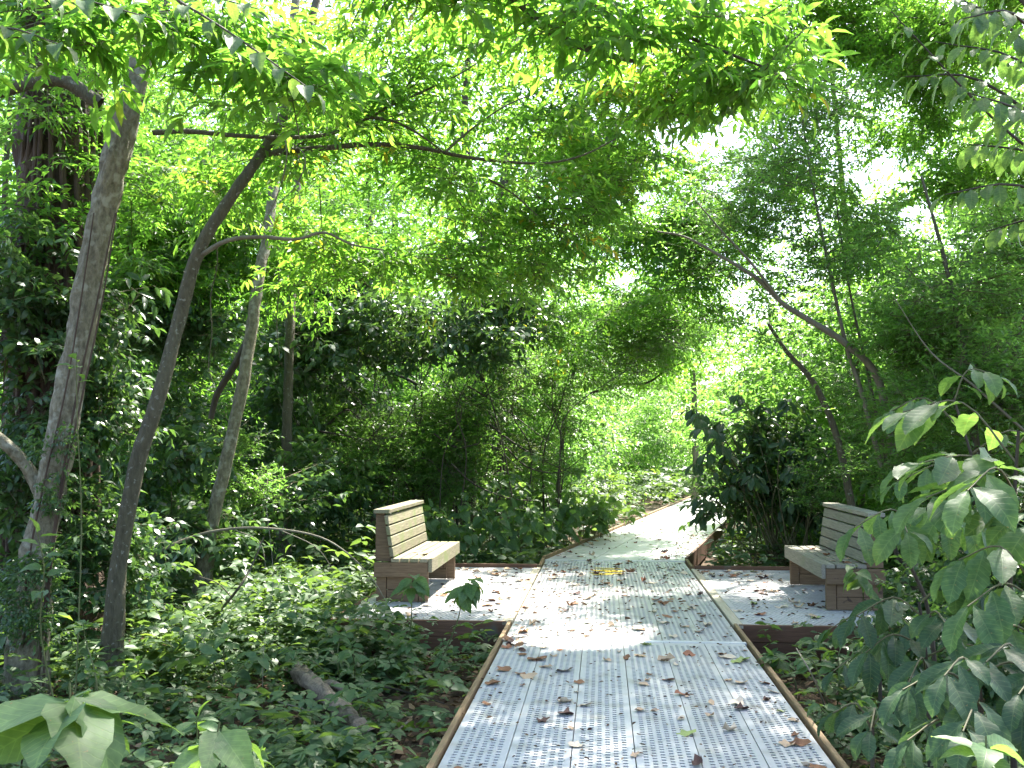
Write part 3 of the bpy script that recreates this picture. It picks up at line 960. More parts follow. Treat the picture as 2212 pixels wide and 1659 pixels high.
tE, bE = tree('forest_tree', 'thin straight grey trunk standing behind the back of the greenish bench', None,
              [(612, 1200, 13.4), (619, 1000, 13.4), (622, 860, 13.4), (627, 700, 13.6), (640, 450, 14.2), (655, 150, 15)], .075, .05, 'bark_smooth', seed=51)
crown(tE, bE, [px(690, 640, 15.5, 150, 80, 1.0, 60), px(900, 700, 14.5, 240, 95, 1.0, 130), px(780, 600, 15, 200, 60, 1.0, 50), px(1080, 650, 15, 120, 80, .9, 46), px(600, 760, 15, 100, 70, .8, 24)], 'broad', G(52))

tF, bF = tree('forest_tree', 'dark crooked trunk in the shade of the thicket behind the greenish bench', None,
              [(1012, 1090, 18), (1018, 980, 18), (1030, 860, 18), (1045, 740, 18), (1070, 560, 18.2), (1100, 300, 18.5)], .13, .09, 'bark_dark', seed=61)
limb(tF, bF, [at(1016, 1000, 18), at(960, 900, 17.8), at(900, 830, 17.6), at(800, 790, 17.4)], .05, .02, 'bark_dark', seed=62)
crown(tF, bF, [px(1000, 540, 17, 260, 110, 1.6, 77), px(1150, 600, 17.5, 150, 120, 1.4, 49), px(800, 480, 17, 250, 150, 1.6, 70), px(1050, 330, 18, 260, 150, 1.8, 63)], 'lanceM', G(63), tint=-.05)

tG, bG = tree('forest_tree', 'second dark trunk standing close beside the crooked one in the thicket', None,
              [(1075, 1090, 19), (1078, 980, 19), (1082, 850, 19), (1090, 700, 19), (1110, 450, 19.3)], .07, .05, 'bark_dark', seed=66)
crown(tG, bG, [px(1060, 930, 17.5, 90, 110, .7, 46), px(1130, 830, 17.5, 90, 90, .7, 40), px(1150, 980, 18, 80, 60, .6, 24)], 'small', G(67), mat='ground')
crown(tG, bG, [px(1215, 720, 17, 50, 60, .4, 12), px(1235, 800, 16.8, 40, 60, .3, 9), px(1170, 690, 17.3, 60, 40, .4, 9)], 'lanceB', G(68), name='vine_foliage', tint=.3)

# 5 multi-stemmed small-leaved shrub trees on the right
tH, bH = tree('privet_shrub', 'tall multi-stemmed shrub with tiny leaves and a slanting grey stem behind the grey bench', None,
              [(1960, 1130, 11.2), (1925, 960, 11.2), (1895, 815, 11.1), (1830, 745, 11), (1755, 695, 11), (1690, 655, 11), (1640, 605, 11), (1560, 555, 11.1), (1480, 512, 11.2), (1420, 500, 11.3)], .055, .009, 'bark_pale', cat='shrub', group='small-leaved shrubs', seed=71)
limb(tH, bH, [at(1905, 1010, 11.2), at(1862, 850, 11.2), at(1828, 745, 11.2), at(1800, 620, 11.2), at(1775, 500, 11.2), at(1752, 380, 11.3), at(1735, 270, 11.4), at(1722, 190, 11.5)], .03, .008, 'bark_pale', 'stem', seed=72)
limb(tH, bH, [at(1915, 1000, 11.3), at(1880, 830, 11.4), at(1840, 650, 11.5), at(1815, 500, 11.6), at(1800, 380, 11.6)], .022, .006, 'bark_smooth', 'stem', seed=73)
limb(tH, bH, [at(1845, 1120, 12), at(1810, 950, 12), at(1760, 830, 12), at(1700, 760, 12), at(1660, 700, 12.1)], .05, .02, 'bark_smooth', 'stem', seed=74)
limb(tH, bH, [at(1690, 655, 11), at(1620, 565, 10.9), at(1560, 500, 10.9), at(1500, 430, 11)], .02, .006, 'bark_pale', seed=75)
crown(tH, bH, [px(1700, 360, 11.6, 160, 150, 1.2, 126), px(1560, 520, 12, 160, 120, 1.0, 97), px(1780, 560, 11.6, 200, 140, 1.2, 134), px(1640, 720, 12, 180, 90, 1.0, 89), px(1850, 800, 11.6, 150, 120, .9, 74)], 'privet', G(76), up=.25)

tI, bI = tree('privet_shrub', 'bushy small-leaved shrub with pale grey-green leaves filling the edge above the large leaves', None,
              [(2120, 1250, 9.8), (2110, 1000, 9.8), (2080, 760, 9.8), (2040, 560, 9.8), (1990, 380, 9.9)], .05, .012, 'bark_smooth', cat='shrub', group='small-leaved shrubs', seed=81)
limb(tI, bI, [at(2115, 1050, 9.8), at(2180, 800, 9.7), at(2240, 560, 9.6)], .035, .01, 'bark_smooth', 'stem', seed=82)
limb(tI, bI, [at(2212, 930, 9.0), at(2100, 830, 9.1), at(2010, 760, 9.2), at(1930, 640, 9.3)], .014, .004, 'bark_pale', seed=83)
crown(tI, bI, [px(2050, 640, 9.7, 160, 130, .9, 74), px(2160, 800, 9.4, 130, 140, .8, 68), px(2000, 880, 9.9, 150, 120, .8, 56), px(2150, 500, 9.6, 130, 120, .9, 43)], 'privet', G(84), up=.1)

tJ, bJ = tree('forest_tree', 'tree with loose pale green crown rising behind the tall small-leaved shrub', None,
              [(1860, 1100, 16), (1855, 900, 16), (1840, 650, 16), (1815, 350, 16), (1790, 100, 16), (1760, -150, 16)], .07, .025, 'bark_pale', seed=95)
crown(tJ, bJ, [px(1480, 330, 16.5, 110, 90, 1.2, 20), px(1640, 150, 16.5, 160, 110, 1.4, 36), px(1820, 180, 16, 130, 110, 1.2, 30), px(1560, 30, 16.5, 160, 60, 1.2, 20), px(2050, 120, 15, 150, 120, 1.2, 36), px(1850, 30, 16, 200, 70, 1.4, 30), px(2150, 330, 15, 120, 120, 1.2, 30), px(1430, 480, 17, 110, 110, 1.2, 30)], 'lanceM', G(96), tint=-.1)
crown(tB, bB, [px(1480, 190, 7.4, 120, 60, .5, 24), px(1330, 180, 7.8, 90, 60, .5, 14)], 'lance', G(97), name='foliage', tint=.15)

tK, bK = tree('forest_tree', 'fine-leaved tree arching a thin dark branch over the walk beyond the bend', None,
              [(1205, 1080, 19.5), (1215, 950, 19.5), (1240, 800, 19.5), (1280, 650, 19.5), (1330, 500, 19.6)], .05, .025, 'bark_dark', seed=98)
limb(tK, bK, [at(1275, 850, 19.5), at(1340, 830, 19.2), at(1395, 828, 19), at(1440, 800, 19), at(1500, 770, 19)], .03, .012, 'bark_dark', seed=99)
crown(tK, bK, [px(1370, 700, 18.5, 140, 90, 1.0, 40), px(1290, 620, 18, 130, 90, 1.0, 30), px(1440, 600, 19, 120, 100, 1.0, 30), px(1350, 800, 19, 100, 50, .7, 24), px(1220, 580, 17.5, 110, 70, .9, 20), px(1380, 500, 19.5, 130, 80, 1, 26)], 'lanceM', G(94))
tK['label'] = 'fine-leaved tree arching a thin dark branch over the walk beyond the bend'

# leafy boughs that close the view between the trunks
boughs(tH, bH, [px(1500, 640, 12.8, 150, 110, .9, 4), px(1560, 260, 12.5, 120, 90, .9, 3), px(1880, 420, 12, 90, 90, .9, 3), px(1700, 620, 12.6, 200, 120, 1, 5), px(1800, 880, 12.4, 110, 90, .7, 4), px(1640, 420, 12.6, 150, 150, 1, 4), px(1760, 250, 12, 120, 110, .8, 3)], 'privet', 2101)
boughs(tI, bI, [px(1960, 1000, 10.6, 130, 90, .6, 4), px(2090, 1060, 10.4, 130, 100, .6, 4), px(2200, 950, 9.6, 90, 150, .7, 4), px(1870, 950, 11.8, 90, 100, .6, 3), px(2200, 1120, 9.4, 90, 120, .6, 3), px(1800, 1040, 12.8, 80, 90, .5, 3), px(2100, 750, 10.5, 160, 160, .8, 7), px(2180, 560, 10, 110, 110, .8, 4), px(1960, 760, 10.8, 120, 130, .8, 4)], 'privet', 2102)
boughs(tJ, bJ, [px(1480, 330, 15.5, 110, 80, 1.2, 6), px(1560, 180, 15.5, 130, 90, 1.2, 8), px(1660, 90, 15.5, 150, 90, 1.4, 9), px(1820, 170, 15, 120, 110, 1.2, 8), px(2050, 120, 13.5, 150, 110, 1.2, 12), px(2160, 330, 13, 110, 120, 1.2, 9), px(1980, 230, 14, 80, 60, .8, 5), px(1430, 480, 16, 130, 110, 1.2, 8), px(1850, 40, 15, 200, 70, 1.4, 9), px(1580, 450, 16, 130, 130, 1.3, 8), px(2120, 40, 12, 150, 80, 1, 6), px(1900, 560, 15, 130, 110, 1, 6), px(1700, 330, 15.5, 120, 100, 1, 6), px(1790, 60, 14, 110, 80, .9, 7), px(1900, 300, 15, 70, 70, .8, 4), px(1500, 250, 14.5, 90, 60, .8, 4), px(1560, 600, 15.5, 110, 90, .9, 6), px(1940, 60, 13, 90, 70, .8, 5)], 'lanceM', 2103)
boughs(tK, bK, [px(1380, 760, 17, 120, 60, .8, 5), px(1200, 820, 18, 90, 110, .8, 7), px(1300, 800, 18, 90, 80, .7, 6), px(1440, 700, 18, 90, 60, .8, 3), px(1330, 860, 20, 90, 60, .7, 5), px(1300, 720, 18, 100, 70, .7, 4), px(1420, 830, 22, 80, 50, .8, 4)], 'privet', 2104, 1.1)
boughs(tK, bK, [px(1320, 500, 16.5, 140, 90, 1, 7), px(1400, 600, 17, 130, 110, 1, 7), px(1440, 760, 19, 90, 60, .8, 5), px(1290, 700, 17, 90, 90, .8, 5)], 'lanceM', 2114)
boughs(tG, bG, [px(1200, 690, 15.5, 60, 60, .4, 4), px(1225, 780, 15.3, 50, 60, .35, 3)], 'lanceM', 2111, .7)
boughs(tB, bB, [px(1420, 200, 9.5, 130, 60, .7, 3), px(1320, 280, 10, 110, 60, .7, 2), px(1280, 340, 11, 130, 80, .8, 7), px(1380, 300, 12, 100, 60, .8, 4), px(1180, 120, 10, 120, 70, .8, 5)], 'lanceM', 2105)
boughs(tE, bE, [px(600, 720, 15, 150, 90, .9, 5), px(820, 760, 14.5, 220, 90, .9, 8), px(1040, 740, 14.8, 130, 90, .9, 5), px(720, 880, 16, 200, 90, .9, 6), px(940, 900, 16.6, 160, 100, .8, 5), px(560, 930, 15, 110, 130, .9, 5)], 'broadL', 2106)
boughs(tF, bF, [px(860, 950, 15.6, 240, 80, .7, 16), px(1080, 860, 16.4, 120, 120, .9, 9), px(1150, 960, 16.6, 90, 80, .7, 7), px(760, 1020, 15, 140, 60, .6, 8), px(1000, 1010, 15.6, 130, 50, .6, 7)], 'privet', 2107, 1.2)
boughs(tD, bD, [px(330, 700, 11.5, 150, 120, .9, 10), px(400, 900, 12.8, 100, 120, .8, 6), px(300, 950, 11.2, 90, 150, .7, 6), px(580, 1090, 12.6, 90, 80, .6, 4), px(340, 1150, 10.6, 110, 60, .5, 4), px(650, 1010, 14, 120, 90, .8, 7)], 'broadL', 2108, .9)
boughs(tC, bC, [px(40, 620, 8.5, 90, 130, .4, 5), px(205, 800, 8.6, 45, 200, .3, 5), px(60, 960, 8.4, 90, 120, .35, 5), px(215, 1120, 8.6, 60, 120, .35, 4), px(110, 1250, 8.3, 120, 90, .35, 6)], 'broadL', 2109, .7)
boughs(tD, bD, [px(300, 520, 12, 250, 110, 1, 12), px(560, 560, 12.6, 200, 110, 1, 10)], 'lanceM', 2110)

# ================================================================== THE WOOD BEHIND
def far_tree_proto(seed, h, w, spec, low):
    r = G(seed)
    ms = []
    for i in range(9):
        z = low + (h - low) * (i + .5) / 9
        ww = w * (1.0 - 0.55 * abs((z - low) / (h - low) - 0.45))
        ms.append((np.array([r.normal(0, w * .22), r.normal(0, w * .22), z]), (ww, ww, h / 9), 26))
    V, F, A, Mi, _ = fronds(ms, spec, r, twigs=False, clear=False)
    return mesh_np('crown', V, [F], False, {'rnd': A}, Mi), [M[SPEC[spec]['mat']], M['twig']]


_g = list(GAPS)
GAPS.clear()
protos = []
for i, (h, w, spec, low) in enumerate([(14, 3.2, 'far', 1.5), (16, 3.4, 'fardark', 2.0), (12, 2.8, 'far', .8), (9, 2.6, 'fardark', .3), (5, 2.0, 'fardark', .0)]):
    me, mats = far_tree_proto(400 + i, h, w, spec, low)
    r_ = G(450 + i)
    tp = [np.array([r_.normal(0, .15) * j, r_.normal(0, .15) * j, -0.2 + h * .8 * j / 4]) for j in range(5)]
    tv, tf = tube_vf(tp, np.linspace(.16, .05, 5) * (h / 12), 9, 4, .05)
    tm = mesh_np('trunk', tv, [tf], True)
    protos.append((me, mats, tm))
GAPS += _g

FAR = []
r_ = G(470)
# left wood, several rows deep
for row, (D, us, kinds) in enumerate([(24, range(-250, 980, 175), (0, 1, 2)), (30, range(-330, 1150, 165), (0, 1)), (38, range(-300, 1180, 150), (1, 0)), (48, range(-300, 1250, 150), (1,)), (21, range(-150, 1000, 230), (1, 3))]):
    for u in us:
        FAR.append((u + r_.uniform(-60, 60), D + r_.uniform(-2, 2), kinds[r_.integers(len(kinds))], r_.uniform(.85, 1.15)))
# the gap above the walk: lower trees farther off
for u, D, k, s in [(1230, 40, 2, .9), (1330, 46, 2, .85), (1420, 42, 2, .8), (1500, 50, 2, 1.0), (1580, 40, 2, 1.05), (1290, 58, 0, .95), (1400, 62, 0, .9), (1480, 64, 0, 1.0), (1350, 33, 3, .75), (1470, 36, 3, .8), (1250, 30, 3, .8), (1190, 27, 3, .8)]:
    FAR.append((u, D, k, s))
# right wood
for u, D, k, s in [(1640, 27, 3, .8), (1700, 31, 3, 1.0), (1810, 25, 3, .85), (1770, 36, 2, .85), (1880, 31, 3, 1.0), (1960, 26, 3, .8), (2010, 36, 2, .7), (1930, 44, 2, .8), (2130, 24, 3, 1.0), (2220, 30, 1, .8), (2300, 22, 3, 1.2), (2400, 28, 0, .9), (1660, 44, 2, .95), (2090, 40, 2, .75), (2150, 19, 3, .75), (1860, 20, 3, .6), (2330, 15, 3, .8)]:
    FAR.append((u, D, k, s))
# low growth between the trunks
LOW = [(-100, 17), (60, 19), (180, 16.5), (330, 18), (470, 20), (560, 22), (700, 23), (820, 21.5), (930, 24), (1040, 25), (1140, 26), (240, 24), (400, 26), (620, 28), (1200, 31), (2010, 16.5), (2120, 14.5), (2250, 13), (1900, 17.5), (1760, 20), (1680, 19.5), (-150, 13), (760, 30), (900, 31),
       (1230, 24), (1290, 28), (1270, 34), (1340, 38), (1410, 41), (1470, 44), (1390, 34), (1180, 22), (1100, 21.5), (1530, 47), (1330, 31), (1620, 34), (1690, 26), (1560, 40), (870, 26), (980, 28), (540, 30), (130, 27), (1830, 15.5), (2080, 12.8)]
for u, D in LOW:
    FAR.append((u + r_.uniform(-20, 20), D, 4, r_.uniform(.6, .95)))


def where(u, v_=None):
    if u < 330: return 'behind the shaggy vine-clad trunk'
    if u < 700: return 'behind the pale straight trunk'
    if u < 1180: return 'behind the greenish bench'
    if u < 1600: return 'beyond the far boardwalk'
    return 'behind the grey bench'


LIT = [np.array(q, float) for q in [(1.5, 20, 1), (2, 23, 1), (2.5, 27, 1), (3.5, 31, 1), (3, 19, 0), (4.5, 23, 0), (5.5, 27, 0), (6.2, 31, 0)]]


def in_sun_way(p, k, s):
    h, w = [(14, 3.2), (16, 3.4), (12, 2.8), (9, 2.6), (5, 2.0)][k]
    for q in LIT:
        for z in np.arange(1.0, h * s, 1.0):
            c = q + SUN * (z / SUN[2])
            if math.hypot(c[0] - p[0], c[1] - p[1]) < w * s * .8:
                return True
    return False


for i, (u, D, k, s) in enumerate(FAR):
    p = at(u, 976, D)
    if in_sun_way(p, k, s):
        if k == 4 or D > 45: continue
        k, s = 4, .8
        if in_sun_way(p, k, s): continue
    p[2] = float(gz(p[0], p[1]))
    far = 'deep in the wood ' if D > 34 else ('' if D > 27 else 'fronting the wood ')
    if k == 4:
        t = thing('understory_bush', 'low leafy bush ' + far + where(u), 'bush', p, 'bushes of the wood ' + where(u), r_.uniform(0, 6.3))
    else:
        kind_ = ['tall broad-crowned', 'tall dark-leaved', 'medium pale-leaved', 'short dark-leaved'][k]
        t = thing('background_tree', kind_ + ' tree ' + far + where(u), 'tree', p, 'trees of the wood ' + where(u), r_.uniform(0, 6.3))
    t.scale = (s, s, s * r_.uniform(.9, 1.1))
    me, mats, tm = protos[k]
    put('crown', me, mats, t)
    if k != 4:
        put('trunk', tm, M['bark_dark'], t)

tU, bU = tree('forest_tree', 'pale grey far trunk standing beside the sunlit end of the boardwalk', None,
              [(1503, 1040, 30), (1502, 950, 30), (1500, 870, 30), (1497, 800, 30)], .11, .07, 'bark_pale', seed=91)
_g = list(GAPS); GAPS.clear()
crown(tU, bU, [px(1490, 760, 30, 110, 90, 1.5, 70)], 'far', G(92), twigs=False)
GAPS += _g

# ================================================================== UNDERGROWTH
def plantlets(xy, h, L, r, leaflets=4, spread=.6, tilt=.35, wr=.5):
    n = len(xy)
    base = np.c_[xy, gz(xy[:, 0], xy[:, 1]) + h]
    az = r.uniform(0, 2 * math.pi, n)
    P, D, Nn, Ls, Rn = [], [], [], [], []
    patch = np.sin(xy[:, 0] * 2.1 + 1) * np.sin(xy[:, 1] * 1.7) + .5 * np.sin(xy[:, 0] * 5.3) * np.sin(xy[:, 1] * 4.1 + 2)
    pr = np.clip(r.normal(.45, .24, n) + .22 * patch, 0, 1)
    L = L * (1 + .28 * np.sin(xy[:, 0] * 3.3 + 2) * np.sin(xy[:, 1] * 2.9 + 1))
    tl = unit(np.c_[r.normal(0, tilt, (n, 2)), np.ones(n)])
    for k in range(leaflets):
        a = az + (k - (leaflets - 1) / 2) * (2 * math.pi / max(leaflets, 4)) * .85 + r.normal(0, .15, n)
        d = np.c_[np.cos(a), np.sin(a), r.normal(-.15, .25, n)]
        d -= tl * (d * tl).sum(1)[:, None] * .7
        P.append(base + d * (L * .08)[:, None]); D.append(d); Nn.append(tl + r.normal(0, .22, (n, 3)))
        Ls.append(L * r.uniform(.75, 1.15, n)); Rn.append(np.clip(pr * .7 + r.random(n) * .3, 0, 1))
    return [np.concatenate(a) for a in (P, D, Nn, Ls, Rn)]


def off_deck(xy, m=0.03):
    s = xy[:, 0] * DIR[0] + (xy[:, 1] - 8.56) * DIR[1]
    t = xy[:, 0] * PER[0] + (xy[:, 1] - 8.56) * PER[1]
    bad = (t > -.06 - m) & (t < 1.9 + m) & (s < 5.2)
    bad |= (t > -1.57 - m) & (t < 3.42 + m) & (s > -.02 - m) & (s < 4.0 + m)
    x2 = 0.5 + (xy[:, 1] - 13.43) * 0.285
    bad |= (xy[:, 1] > 13) & (xy[:, 0] > x2 - .12) & (xy[:, 0] < x2 + 2.1)
    return ~bad


def clumpy(xy, r, scale, amt):
    """thin the cover in patches so that soil shows"""
    v = np.sin(xy[:, 0] * scale + 1.3) * np.sin(xy[:, 1] * scale * 1.1 + .4) + .6 * np.sin(xy[:, 0] * scale * 2.3 + 2) * np.sin(xy[:, 1] * scale * 2.7)
    bare = np.exp(-(((xy[:, 0] + .35) / .55) ** 2 + ((xy[:, 1] - 6.9) / 1.1) ** 2)) + .8 * np.exp(-(((xy[:, 0] + 1.7) / .5) ** 2 + ((xy[:, 1] - 5.6) / .5) ** 2))
    return r.random(len(xy)) < np.clip(.75 + amt * v, .05, 1) * (1 - .85 * np.clip(bare, 0, 1))


def cover(name, label, regions, mat, seed):
    r = G(seed)
    Vs, Fs, As, off = [], [], [], 0
    for (x0, x1, y0, y1, n, hm, L, leaflets, wr, tpl, amt) in regions:
        xy = np.c_[r.uniform(x0, x1, n), r.uniform(y0, y1, n)]
        # stay inside the view cone
        xy = xy[(np.abs(xy[:, 0]) < xy[:, 1] * .56 + .6)]
        xy = xy[off_deck(xy)]
        xy = xy[clumpy(xy, r, 1.7, amt)]
        m = len(xy)
        hh = hm * r.beta(1.3, 2.2, m) + .02
        a = plantlets(xy, hh, L * r.uniform(.55, 1.3, m), r, leaflets)
        V, F, A = leaves_vf(a[0], a[1], a[2], a[3], a[3] * wr, a[4], tpl)
        Vs.append(V); Fs.append(F + off); As.append(A); off += len(V)
    me = mesh_np(name, np.vstack(Vs), [np.vstack(Fs)], False, {'rnd': np.concatenate(As)})
    return tag(put(name, me, M[mat]), label, kind='stuff')


cover('undergrowth', 'low ivy and creeper covering the ground beside the boardwalk', [
    (-4.5, .4, 2.2, 5.2, 2600, .24, .080, 5, .52, 'mid', .55),
    (-4.5, .4, 2.2, 5.5, 3200, .10, .045, 3, .75, 'hex', .50),
    (-6.5, .3, 5.0, 9.5, 5200, .34, .090, 5, .50, 'hex', .55),
    (-6.5, .3, 5.0, 9.5, 5600, .15, .055, 3, .80, 'hex', .50),
    (-6.5, -.2, 5.0, 10.5, 900, .62, .120, 3, .60, 'mid', .45),
    (-8.0, .6, 9.0, 13.5, 6200, .50, .105, 4, .62, 'hex', .35),
    (-8.0, .6, 9.0, 13.5, 3600, .25, .065, 3, .75, 'hex', .35),
    (-3.0, -1.3, 7.6, 12.5, 1500, .55, .10, 4, .64, 'hex', .1),
    (-2.6, -.75, 7.3, 8.5, 620, .62, .095, 4, .60, 'mid', .1),
    (-2.4, -1.25, 8.0, 9.6, 420, .78, .10, 4, .60, 'mid', .1),
    (-8.0, -1.0, 9.0, 14, 700, .95, .15, 3, .60, 'mid', .3),
    (-10, -1.2, 13, 19, 4800, .75, .13, 4, .62, 'hex', .2),
    (-1.2, .9, 13, 19, 1100, .40, .12, 4, .62, 'hex', .2),
    (-14, 3.0, 18, 30, 5200, 1.0, .18, 4, .62, 'hex', .2),
    (1.6, 4.5, 2.2, 6.5, 3600, .34, .080, 4, .58, 'hex', .40),
    (2.0, 6.5, 6.0, 12.6, 4600, .42, .09, 4, .58, 'hex', .35),
    (2.4, 9.0, 12.4, 20, 4000, .65, .13, 4, .6, 'hex', .25),
    (5.0, 16, 18, 32, 3600, 1.0, .18, 4, .6, 'hex', .2),
    (2.0, 12, 29, 44, 5000, 1.1, .20, 4, .6, 'hex', .1),
], 'ground', 500)

r_ = G(520)
def litter(name, label, regions, seed):
    r = G(seed)
    Vs, Fs, As, off = [], [], [], 0
    for (x0, x1, y0, y1, n, L) in regions:
        xy = np.c_[r.uniform(x0, x1, n), r.uniform(y0, y1, n)]
        xy = xy[(np.abs(xy[:, 0]) < xy[:, 1] * .56 + .6)]
        xy = xy[off_deck(xy)]
        m = len(xy)
        P = np.c_[xy, gz(xy[:, 0], xy[:, 1]) + r.uniform(.012, .06, m)]
        a = r.uniform(0, 6.283, m)
        d = np.c_[np.cos(a), np.sin(a), r.normal(0, .25, m)]
        nn = unit(np.c_[r.normal(0, .5, (m, 2)), np.ones(m)])
        Ls = L * r.uniform(.5, 1.3, m)
        V, F, A = leaves_vf(P, d, nn, Ls, Ls * r.uniform(.35, .75, m), r.random(m), 'hex')
        Vs.append(V); Fs.append(F + off); As.append(A); off += len(V)
    me = mesh_np(name, np.vstack(Vs), [np.vstack(Fs)], False, {'rnd': np.concatenate(As)})
    return tag(put(name, me, M['litter']), label, kind='stuff')


litter('leaf_litter', 'dead brown leaves strewn over the forest floor', [(-5, .5, 2, 9, 7000, .075), (-8, .6, 9, 16, 5000, .085), (1.6, 6, 2, 12, 5000, .075), (2, 9, 12, 20, 2500, .09)], 530)

# ================================================================== SAPLINGS WITH LARGE LEAVES
def big_leaf(kind, bend, seed):
    r = G(seed)
    n = 9
    ts = np.linspace(0, 1, n)
    if kind == 'ovate':
        w = .30 * np.sin(np.pi * ts ** .62) ** .85 * (1 - .18 * ts)
    elif kind == 'heart':
        w = .32 * np.sin(np.pi * ts ** .6) ** .85 * (1 - .2 * ts)
    else:   # obovate, widest beyond the middle
        w = .20 * np.sin(np.pi * ts ** 1.25) ** .75
    w[0], w[-1] = .008, .004
    ang = -bend * ts ** 1.3
    y = np.concatenate([[0], np.cumsum(np.cos(ang[:-1]) / (n - 1))])
    z = np.concatenate([[0], np.cumsum(np.sin(ang[:-1]) / (n - 1))])
    V, Q = [], []
    cols = np.array([-1, -.5, 0, .5, 1.0])
    for i in range(n):
        for c in cols:
            rip = .018 * math.sin(i * 2.1 + c * 2 + seed) * abs(c) + r.normal(0, .004)
            V.append((c * w[i] * (1 + .06 * r.normal()), y[i], z[i] + abs(c) * w[i] * (.16 if kind == 'heart' else .34) + rip))
    for i in range(n - 1):
        for j in range(4):
            a = i * 5 + j
            Q.append((a, a + 1, a + 6, a + 5))
    return mesh_np('leaf', np.array(V), [np.array(Q)], True)


BIG = {}
for kind in ('ovate', 'obovate', 'heart'):
    for b, bend in enumerate((.35, .8, 1.25)):
        for mk in ('sapling', 'pawpaw', 'darkbush'):
            me = big_leaf(kind, bend, 10 * b + len(kind))
            me.materials.append(M[mk])
            BIG[kind, b, mk] = me


def leaf_at(parent, base, pos, d, nrm, L, kind, b, mk, wid=1.0):
    d = Vector(d).normalized()
    x = d.cross(Vector(nrm)).normalized()
    z = x.cross(d)
    o = bpy.data.objects.new('leaf', BIG[kind, b, mk])
    COL.objects.link(o)
    o.parent = parent
    m = Matrix((x, d, z)).transposed()
    o.location = Vector(pos) - Vector(base)
    o.rotation_euler = m.to_euler()
    o.scale = (L * wid, L, L)
    return o


def leafy_shoot(parent, base, pts, L, n, r, kind='ovate', mk='sapling', droop=.5, start=.3, rad=(.006, .002), whorl=False, wid=1.0, stemmat='stem', ter=True):
    """a shoot through pts carrying n leaves from `start` to its tip"""
    pts = [np.asarray(p, float) for p in pts]
    limb(parent, base, pts, rad[0], rad[1], stemmat, 'stem', 5, int(r.integers(1e6)))
    C = catmull(pts, 8)
    T = unit(np.gradient(C, axis=0))
    for k in range(n):
        f = start + (1 - start) * ((k + .5) / n) if not whorl else r.uniform(.86, 1.0)
        i = min(len(C) - 1, int(f * (len(C) - 1)))
        t = T[i]
        if whorl or abs(t[2]) > .75:
            a = k * 2.4 + r.normal(0, .3)
            d = np.array([math.cos(a), math.sin(a), 0.15]) + t * .25
        else:
            s = unit(np.cross(t, [0, 0, 1.0]))
            d = s * (1 if k % 2 else -1) * .8 + t * .55
        d = unit(d + r.normal(0, .14, 3))
        d[2] -= droop * r.uniform(.5, 1.3)
        nrm = np.array([0, -.55 * min(1.0, droop), 1.0]) + r.normal(0, .28, 3) + np.array([d[0], d[1], 0]) * .35
        leaf_at(parent, base, C[i] + unit(d) * .012, d, nrm, L * r.uniform(.72, 1.15) * (1 - .25 * abs(f - .65)), kind, int(r.integers(3)), mk, wid)
    if ter and not whorl:
        d = T[-1].copy(); d[2] -= droop * .6
        leaf_at(parent, base, C[-1], d, (0, 0, 1), L * .85, kind, 1, mk, wid)


def upright(name, label, foot, tip, L, n, seed, kind='ovate', mk='sapling', droop=.6, start=.4, cat='plant', group=None, shoots=1, spread=.2, whorl=False, wid=1.0):
    r = G(seed)
    base = ground_below(foot)
    t = thing(name, label, cat, base, group)
    tip = np.asarray(tip, float)
    for k in range(shoots):
        e = tip + (np.array([r.normal(0, spread), r.normal(0, spread), -abs(r.normal(0, spread * .7))]) if k else 0)
        b0 = base + (np.array([r.normal(0, .05), r.normal(0, .05), 0]) if k else 0)
        m = b0 * .5 + e * .5 + np.array([r.normal(0, .04), r.normal(0, .04), .05])
        q = b0 * .2 + e * .8 + np.array([r.normal(0, .02), 0, .05])
        leafy_shoot(t, base, [b0, m, q, e], L, n, r, kind, mk, droop, start, (.006, .0025), whorl, wid)
    return t


# taller weeds standing out of the ivy
WEED = [(330, 1420, 6.6, .45, 'left of the rotting log'), (520, 1380, 7.2, .5, 'behind the rotting log'), (640, 1330, 8.2, .55, 'under the arching branch'), (740, 1400, 7.4, .5, 'between the log and the platform'), (700, 1260, 9.6, .6, 'beyond the arching branch near the bench'), (420, 1500, 5.2, .4, 'in front of the crooked dead branch'), (560, 1540, 4.8, .35, 'just left of the rotting log'), (860, 1420, 7.6, .4, 'at the outer corner of the ivy-side platform'), (790, 1330, 8.6, .55, 'close behind the near corner of the ivy-side platform'), (330, 1300, 8.6, .7, 'behind the slim bending trunk'), (190, 1440, 6.4, .5, 'between the two leaning trunks'), (880, 1600, 4.7, .3, 'beside the near edge board'), (1830, 1500, 5.6, .4, 'at the foot of the dark-leaved saplings'), (1700, 1430, 6.8, .4, 'before the face of the grey bench platform'), (1800, 1450, 6.4, .5, 'under the hanging row of large leaves'), (1960, 1660, 3.9, .35, 'at the bottom edge beside the boardwalk'), (480, 1210, 10.4, .7, 'beside the foot of the pale straight trunk'), (610, 1230, 10.8, .65, 'in the ivy between the trunks')]
for i, (u, v, D, h, lab) in enumerate(WEED):
    p = ground_below(at(u, v, D))
    r_ = G(660 + i)
    upright('tall_weed', 'leafy upright weed ' + lab, p, p + np.array([r_.normal(0, .08), r_.normal(0, .05), h]), .10 + .02 * (i % 3), 10, 660 + i, ('ovate', 'heart', 'obovate')[i % 3], 'sapling', .45, start=.25, cat='weed', group='weeds among the ivy', shoots=2 + i % 2, spread=.16, wid=1.0)

